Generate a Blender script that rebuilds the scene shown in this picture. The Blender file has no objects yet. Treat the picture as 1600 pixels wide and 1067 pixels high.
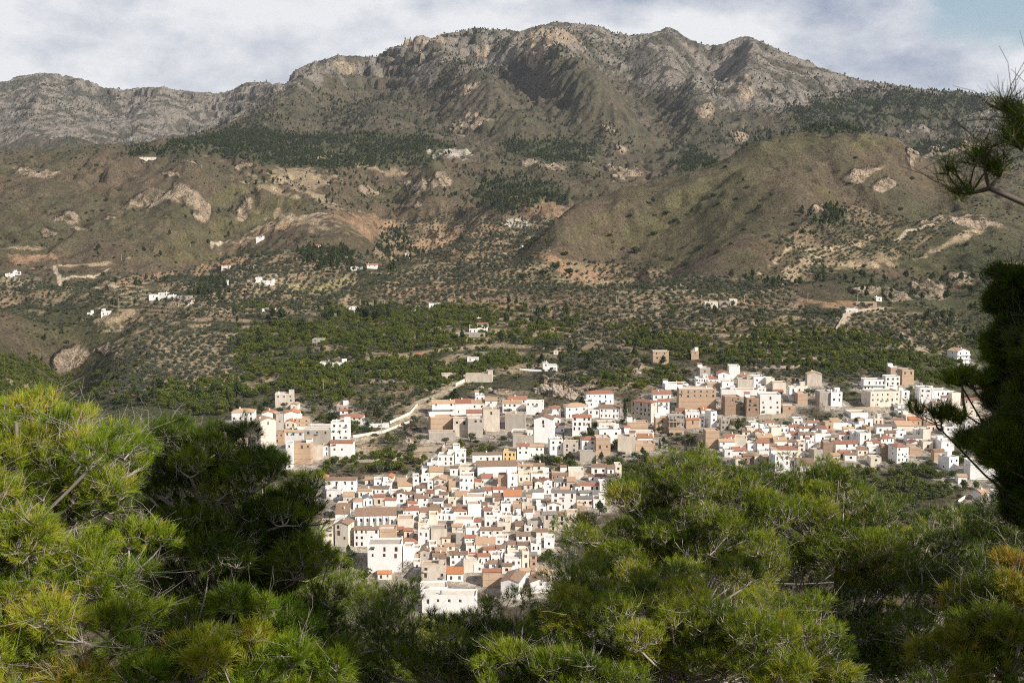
import bpy, math, random
import numpy as np
from mathutils import Vector, Matrix
random.seed(7)
RNG = np.random.default_rng(11)
SC = bpy.context.scene
COL = SC.collection
rad = math.radians
# ------------------------------------------------------------------ camera
F = 2000.0                      # focal length in photo pixels
PITCH = math.atan((533.5-300)/F)
SP, CP = math.sin(PITCH), math.cos(PITCH)
CZ = 200.0
cam_d = bpy.data.cameras.new('camera'); cam = bpy.data.objects.new('camera', cam_d)
COL.objects.link(cam); SC.camera = cam
cam.location = (0, 0, CZ); cam.rotation_euler = (math.pi/2-PITCH, 0, 0)
cam_d.sensor_width = 36; cam_d.lens = F*36/1600
cam_d.clip_start = 0.2; cam_d.clip_end = 30000
cam_d.dof.use_dof = True; cam_d.dof.focus_distance = 400; cam_d.dof.aperture_fstop = 9

def ray(px, py):
    """world slopes (x/y, z/y) of a photo pixel"""
    u = (np.asarray(px, float)-800)/F; v = (533.5-np.asarray(py, float))/F
    y = CP+v*SP
    return u/y, (-SP+v*CP)/y
def project(x, y, z):
    zc = z-CZ
    f = y*CP-zc*SP; up = y*SP+zc*CP
    f = np.where(np.abs(f) < 1e-3, 1e-3, f)
    return 800+F*x/f, 533.5-F*up/f

# ------------------------------------------------------------------ noise
def _hash(i, j, s):
    n = i.astype(np.int32).astype(np.uint32)*np.uint32(374761393) + j.astype(np.int32).astype(np.uint32)*np.uint32(668265263) + np.uint32((s*974634777) & 0xffffffff)
    n = (n ^ (n >> np.uint32(13)))*np.uint32(1274126177)
    n = n ^ (n >> np.uint32(16))
    return (n & np.uint32(0xffff)).astype(np.float32)*np.float32(1/65535.0)
def vnoise(x, y, s=0):
    i = np.floor(x); j = np.floor(y); fx = x-i; fy = y-j
    fx = fx.astype(np.float32); fy = fy.astype(np.float32)
    fx = fx*fx*fx*(fx*(fx*6-15)+10); fy = fy*fy*fy*(fy*(fy*6-15)+10)
    a = _hash(i, j, s); b = _hash(i+1, j, s); c = _hash(i, j+1, s); d = _hash(i+1, j+1, s)
    return (a+(b-a)*fx)*(1-fy)+(c+(d-c)*fx)*fy
def fbm(x, y, oct=5, s=0, gain=0.5):
    v = 0; a = 1; t = 0
    for k in range(oct):
        v = v+a*(vnoise(x, y, s+k*17)*2-1); t += a; a *= gain
        x, y = 2.03*(x*0.8-y*0.6)+3.1, 2.03*(x*0.6+y*0.8)+7.7
    return v/t
def ridged(x, y, oct=5, s=0, gain=0.5):
    v = 0; a = 1; t = 0; w = 1
    for k in range(oct):
        n = 1-np.abs(vnoise(x, y, s+k*23)*2-1); n = n*n
        v = v+a*n*w; t += a; a *= gain; w = np.clip(n*1.6, 0, 1)
        x, y = 2.07*(x*0.8-y*0.6)+1.3, 2.07*(x*0.6+y*0.8)+5.2
    return v/t
def sstep(a, b, x):
    t = np.clip((x-a)/(b-a), 0, 1); return t*t*(3-2*t)

# ------------------------------------------------------------------ terrain profiles
NEAR = [(420, 1082), (515, 940), (560, 858), (600, 802), (650, 748), (700, 700), (770, 652), (850, 602)]
PROF = {
 0: [(420,1082),(515,940),(600,830),(720,700),(850,620),(930,590),(1010,560),(1120,508),(1250,470),(1330,478),(1480,440),(1700,400),(2000,345),(2300,290),(2600,251),(2900,262),(3600,270),(4600,245),(5300,205),(6000,160),(6550,125),(7400,150)],
 60: [(420,1082),(515,940),(600,830),(720,710),(850,635),(950,600),(1040,565),(1150,515),(1300,478),(1400,460),(1550,430),(1700,402),(2000,345),(2300,290),(2600,246),(2900,258),(3600,268),(4600,235),(5300,195),(6000,145),(6500,113),(7400,150)],
 100: [(420,1082),(515,940),(600,830),(720,712),(850,640),(960,605),(1060,575),(1160,530),(1300,485),(1430,455),(1560,430),(1700,402),(2000,345),(2300,290),(2600,244),(2900,256),(3600,268),(4600,232),(5300,190),(6000,145),(6500,116),(7400,150)],
 200: [(420,1082),(515,940),(600,815),(700,715),(830,630),(900,600),(1000,560),(1130,512),(1300,468),(1450,440),(1650,405),(1850,370),(2050,335),(2300,285),(2600,240),(2900,250),(3600,262),(4600,235),(5300,195),(6000,165),(6400,138),(7400,170)],
 300: [(420,1082),(515,940),(580,835),(680,725),(800,640),(880,603),(980,562),(1130,508),(1300,465),(1450,437),(1650,400),(1850,362),(2050,325),(2300,285),(2650,238),(2900,235),(3300,238),(3800,222),(4300,232),(5300,210),(5900,165),(6350,141),(7400,170)],
 350: NEAR[:7]+[(850,612),(960,565),(1130,508),(1300,465),(1450,437),(1650,400),(1850,365),(2050,330),(2350,290),(2650,250),(3000,228),(3500,213),(4000,197),(4400,215),(5200,215),(5800,165),(6300,146),(7400,170)],
 400: NEAR[:7]+[(850,610),(960,562),(1130,508),(1300,460),(1450,430),(1650,395),(1850,362),(2050,335),(2350,292),(2650,256),(3000,230),(3500,208),(4100,168),(4500,180),(5200,195),(5800,155),(6250,130),(7400,160)],
 450: NEAR+[(960,560),(1130,505),(1300,458),(1450,428),(1650,393),(1850,362),(2100,330),(2400,295),(2700,262),(3050,235),(3500,200),(4000,152),(4250,127),(4700,150),(5400,170),(6200,150),(7400,190)],
 500: NEAR+[(960,555),(1130,502),(1300,456),(1450,425),(1650,390),(1900,352),(2150,322),(2450,288),(2750,258),(3100,228),(3500,190),(4000,135),(4350,92),(4900,105),(5600,160),(7400,200)],
 600: NEAR+[(960,553),(1130,500),(1300,453),(1450,422),(1650,388),(1900,350),(2200,318),(2500,285),(2800,252),(3150,215),(3550,170),(4000,125),(4450,86),(4900,105),(5600,160),(7400,200)],
 700: NEAR+[(960,553),(1130,495),(1300,450),(1450,420),(1650,388),(1900,350),(2200,318),(2500,280),(2800,245),(3150,200),(3550,155),(4000,108),(4550,55),(5000,75),(5600,140),(7400,200)],
 800: NEAR+[(960,555),(1120,500),(1250,460),(1450,428),(1650,400),(1900,365),(2200,325),(2500,285),(2800,248),(3150,200),(3550,150),(4000,105),(4650,48),(5100,70),(5600,140),(7400,200)],
 900: NEAR+[(960,555),(1100,500),(1200,455),(1300,425),(1420,385),(1540,352),(1750,358),(2100,335),(2450,295),(2800,255),(3200,200),(3650,145),(4200,85),(4750,36),(5200,60),(5700,140),(7400,200)],
 1000: NEAR[:7]+[(850,603),(960,550),(1080,498),(1180,450),(1300,400),(1450,350),(1640,300),(1850,312),(2200,320),(2600,275),(3000,228),(3400,175),(3900,125),(4400,80),(4800,53),(5200,75),(5700,140),(7400,200)],
 1100: NEAR[:7]+[(840,603),(940,548),(1060,492),(1160,447),(1300,392),(1480,330),(1760,262),(1950,280),(2300,300),(2700,250),(3100,205),(3500,165),(3900,130),(4400,95),(4750,71),(5200,100),(5700,150),(7400,200)],
 1200: NEAR[:7]+[(840,600),(940,545),(1060,485),(1160,442),(1300,382),(1500,310),(1850,225),(2050,240),(2400,270),(2800,235),(3200,195),(3600,155),(4050,115),(4500,72),(5000,95),(5700,150),(7400,200)],
 1300: NEAR[:7]+[(840,598),(930,550),(1040,485),(1150,440),(1300,385),(1500,315),(1700,255),(1900,209),(2100,225),(2450,262),(2800,240),(3200,205),(3600,165),(4000,135),(4350,111),(5000,130),(5700,180),(7400,220)],
 1400: NEAR[:7]+[(840,598),(930,550),(1040,495),(1130,455),(1260,410),(1450,355),(1650,295),(1850,228),(2050,245),(2450,280),(2800,250),(3200,212),(3600,170),(4200,134),(5000,150),(5700,190),(7400,230)],
 1450: NEAR[:7]+[(840,600),(930,555),(1040,500),(1130,462),(1260,425),(1450,375),(1650,325),(1850,272),(2050,268),(2450,278),(2800,250),(3200,210),(3600,170),(4100,140),(5000,155),(5700,190),(7400,230)],
 1500: NEAR[:6]+[(780,655),(880,600),(980,545),(1080,500),(1200,460),(1350,415),(1550,360),(1750,318),(1950,292),(2150,300),(2500,270),(2900,232),(3400,185),(3950,146),(5000,165),(5700,200),(7400,240)],
 1600: NEAR[:6]+[(790,660),(890,610),(990,555),(1080,505),(1200,460),(1350,415),(1550,370),(1750,335),(1950,318),(2150,320),(2500,282),(2900,240),(3400,195),(3850,160),(5000,180),(5700,210),(7400,240)],
}
def pchip(xs, ys, xq):
    xs = np.array(xs, float); ys = np.array(ys, float)
    h = np.diff(xs); dl = np.diff(ys)/h; m = np.zeros_like(xs)
    for k in range(1, len(xs)-1):
        if dl[k-1]*dl[k] > 0:
            w1 = 2*h[k]+h[k-1]; w2 = h[k]+2*h[k-1]
            m[k] = (w1+w2)/(w1/dl[k-1]+w2/dl[k])
    m[0] = dl[0]; m[-1] = dl[-1]
    i = np.clip(np.searchsorted(xs, xq)-1, 0, len(h)-1)
    t = (xq-xs[i])/h[i]; t = np.clip(t, 0, 1)
    return ((1+2*t)*(1-t)**2*ys[i]+t*(1-t)**2*h[i]*m[i]+t*t*(3-2*t)*ys[i+1]+t*t*(t-1)*h[i]*m[i+1])
DG = np.concatenate([np.linspace(-40, 400, 60)[:-1], np.exp(np.linspace(math.log(400), math.log(7400), 500))])
cols_px = sorted(PROF)
TC = np.array([(p-800)/F for p in cols_px])
ZT = []
for p in cols_px:
    D = [-40, -5, 0, 4, 10, 20, 40, 100, 200, 320]
    Z = [8, -1.2, -1.9, -3.6, -8.6, -16, -29, -64, -108, -136]
    for d, yy in PROF[p]:
        s = float(ray(p, yy)[1]); D.append(d); Z.append(d*s)
    ZT.append(pchip(D, Z, DG)+CZ)
ZT = np.array(ZT)
TG = np.linspace(-0.42, 0.42, 337)
ZTG = np.array([pchip(TC, ZT[:, k], np.clip(TG, TC[0], TC[-1])) for k in range(len(DG))]).T     # [t, D]
def zbase(x, y):
    t = np.clip(x/np.maximum(y, 60.0), -0.415, 0.415)
    fi = (t-TG[0])/(TG[1]-TG[0]); i = np.clip(fi.astype(int), 0, len(TG)-2); fi = fi-i
    yy = np.clip(y, DG[0], DG[-1]-1)
    j = np.clip(np.searchsorted(DG, yy, side='right')-1, 0, len(DG)-2); fj = (yy-DG[j])/(DG[j+1]-DG[j])
    return (ZTG[i, j]*(1-fi)*(1-fj)+ZTG[i+1, j]*fi*(1-fj)+ZTG[i, j+1]*(1-fi)*fj+ZTG[i+1, j+1]*fi*fj)

# ------------------------------------------------------------------ eroded relief on a 10 m grid
GX0, GY0, GS = -3300.0, 380.0, 10.0
GNX, GNY = 661, 702
gx = GX0+GS*np.arange(GNX); gy = GY0+GS*np.arange(GNY)
XX, YY = np.meshgrid(gx, gy, indexing='ij')
H0 = zbase(XX, YY)
def bil(G, x, y):
    fx = np.clip((x-GX0)/GS, 0, GNX-1.001); fy = np.clip((y-GY0)/GS, 0, GNY-1.001)
    i = fx.astype(int); j = fy.astype(int); fx = fx-i; fy = fy-j
    return G[i, j]*(1-fx)*(1-fy)+G[i+1, j]*fx*(1-fy)+G[i, j+1]*(1-fx)*fy+G[i+1, j+1]*fx*fy
def hit(Hf, px, py, d0=430.0, d1=7300.0, n=900):
    """first hit of a photo ray with the surface Hf; px, py arrays"""
    px = np.atleast_1d(np.asarray(px, float)); py = np.atleast_1d(np.asarray(py, float))
    tx, tz = ray(px, py)
    D = np.exp(np.linspace(math.log(d0), math.log(d1), n))[None, :]
    Z = CZ+tz[:, None]*D; T = Hf((tx[:, None]*D).ravel(), np.broadcast_to(D, Z.shape).ravel()).reshape(Z.shape)
    below = Z <= T
    k = np.argmax(below, axis=1); k = np.where(below.any(axis=1), k, n-1); k = np.maximum(k, 1)
    r = np.arange(len(px)); a = (Z-T)[r, k-1]; b = (Z-T)[r, k]
    f = np.where(np.abs(a-b) > 1e-6, a/(a-b), 0.5); f = np.clip(f, 0, 1)
    d = D[0, k-1]*(1-f)+D[0, k]*f
    return tx*d, d
def seg_d(X, Y, pts):
    best = np.full(X.shape, 1e9); par = np.zeros(X.shape)
    n = len(pts)-1
    for k in range(n):
        ax, ay = pts[k]; bx, by = pts[k+1]; dx, dy = bx-ax, by-ay; L = dx*dx+dy*dy+1e-9
        t = np.clip(((X-ax)*dx+(Y-ay)*dy)/L, 0, 1)
        d = np.hypot(X-ax-t*dx, Y-ay-t*dy); m = d < best
        best = np.where(m, d, best); par = np.where(m, (k+t)/n, par)
    return best, par
# big spurs (+) and ravines (-) seen on the mountains: (amplitude, width, photo polyline)
FEAT = [
 (75, 120, [(868,45),(858,95),(895,140),(960,185),(1010,225)]),
 (-52, 120, [(955,62),(975,110),(1000,160),(1008,225),(985,245)]),
 (65, 95, [(1045,52),(1040,100),(1068,145),(1092,170),(1110,190)]),
 (-50, 90, [(1110,78),(1098,120),(1040,135),(1035,180),(1030,210)]),
 (70, 95, [(1168,66),(1165,110),(1150,145),(1175,170)]),
 (-45, 80, [(1125,90),(1122,130),(1140,165),(1130,200)]),
 (-55, 90, [(600,95),(630,130),(690,190),(760,215)]),
 (45, 90, [(655,68),(690,110),(740,150),(790,190)]),
 (-55, 80, [(735,60),(780,110),(830,160),(900,220)]),
 (45, 80, [(800,55),(830,110),(880,160),(940,215)]),
 (50, 80, [(515,95),(500,130),(450,180),(400,215)]),
 (-40, 80, [(560,95),(545,140),(520,190),(500,220)]),
 (-70, 120, [(200,150),(185,185),(140,230)]),
 (60, 110, [(230,145),(180,190),(90,235)]),
 (-60, 100, [(350,150),(320,180),(290,205)]),
 (40, 100, [(70,125),(50,170),(30,230)]),
 (-60, 80, [(400,300),(375,330),(352,362),(300,400)]),
 (34, 60, [(240,250),(290,270),(330,325)]),
 (22, 70, [(460,262),(440,310),(420,350)]),
 (-45, 70, [(600,262),(610,310),(640,350)]),
 (34, 50, [(680,275),(690,300)]),
 (-48, 60, [(720,275),(700,310),(640,350),(620,400)]),
 (-40, 55, [(985,315),(960,380),(905,425)]),
 (16, 45, [(1130,275),(1230,280),(1300,330)]),
 (-22, 45, [(1120,300),(1060,360),(1000,410),(960,440)]),
 (-26, 45, [(1345,270),(1320,330),(1290,370),(1200,420)]),
 (18, 50, [(1420,350),(1480,330),(1560,310)]),
 (-22, 50, [(1480,300),(1430,370),(1380,420)]),
 (-38, 45, [(95,500),(88,560),(80,600)]),
]
H = H0.copy()
for amp, w, pl in FEAT:
    fx, fy = hit(zbase, [p[0] for p in pl], [p[1] for p in pl])
    d, par = seg_d(XX, YY, list(zip(fx, fy)))
    H += amp*np.exp(-(d/w)**2)*sstep(-0.02, 0.15, par)*(1-0.5*sstep(0.8, 1.0, par))
hi = sstep(900, 3000, YY)
hi *= 1
warpx = XX+220*fbm(XX/700, YY/700, 3, 5); warpy = YY+220*fbm(XX/700, YY/700, 3, 9)
mt = sstep(2300, 3600, YY)
H += mt*(82*(ridged(warpx/900, warpy/1500, 4, 31)-0.42)+13*(ridged(warpx/210, warpy/260, 4, 35)-0.4))
H += (1-mt)*sstep(900, 1500, YY)*(52*(ridged(warpx/480, warpy/700, 4, 41)-0.42)*(1-0.6*sstep(100, 300, XX))+9*fbm(XX/90, YY/90, 3, 43))

def erode(H, n=60000, steps=70, rounds=10, seed=3):
    rg = np.random.default_rng(seed); N = H.shape
    for r in range(rounds):
        m = n//rounds
        x = rg.uniform(2, N[0]-3, m); y = rg.uniform(30, N[1]-3, m)
        dx = np.zeros(m); dy = np.zeros(m); v = np.ones(m); w = np.ones(m); s = np.zeros(m)
        D = np.zeros(N)
        for k in range(steps):
            i = x.astype(int); j = y.astype(int); fx = x-i; fy = y-j
            a = H[i, j]; b = H[i+1, j]; c = H[i, j+1]; d = H[i+1, j+1]
            gxx = (b-a)*(1-fy)+(d-c)*fy; gyy = (c-a)*(1-fx)+(d-b)*fx
            h0 = a*(1-fx)*(1-fy)+b*fx*(1-fy)+c*(1-fx)*fy+d*fx*fy
            dx = dx*0.35-gxx*0.65; dy = dy*0.35-gyy*0.65
            L = np.hypot(dx, dy)+1e-9; dx /= L; dy /= L
            nx = np.clip(x+dx, 1, N[0]-3); ny = np.clip(y+dy, 1, N[1]-3)
            i2 = nx.astype(int); j2 = ny.astype(int); f2 = nx-i2; g2 = ny-j2
            h1 = H[i2, j2]*(1-f2)*(1-g2)+H[i2+1, j2]*f2*(1-g2)+H[i2, j2+1]*(1-f2)*g2+H[i2+1, j2+1]*f2*g2
            dh = h1-h0
            cap = np.maximum(-dh, 0.05)*v*w*1.6
            er = np.where(dh > 0, -np.minimum(dh, s), np.where(s > cap, -(s-cap)*0.12, np.minimum((cap-s)*0.30, -dh)))
            s = s+er
            for ii, jj, ww in ((i, j, (1-fx)*(1-fy)), (i+1, j, fx*(1-fy)), (i, j+1, (1-fx)*fy), (i+1, j+1, fx*fy)):
                D -= np.bincount(ii*N[1]+jj, er*ww, N[0]*N[1]).reshape(N)
            v = np.sqrt(np.clip(v*v-dh*0.06, 0.05, 6)); w *= 0.985
            x, y = nx, ny
        H = H+np.clip(D, -16, 10)
    return H
He = erode(H, 260000, 80, 20)
k3 = np.array([1, 2, 1])/4
EW = sstep(1400, 2300, YY)*0.45+sstep(950, 1400, YY)*0.25
H = H+(He-H)*EW
def hmid(x, y):
    return np.where(y > 400, bil(H, x, np.maximum(y, 400)), zbase(x, y))
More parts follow.
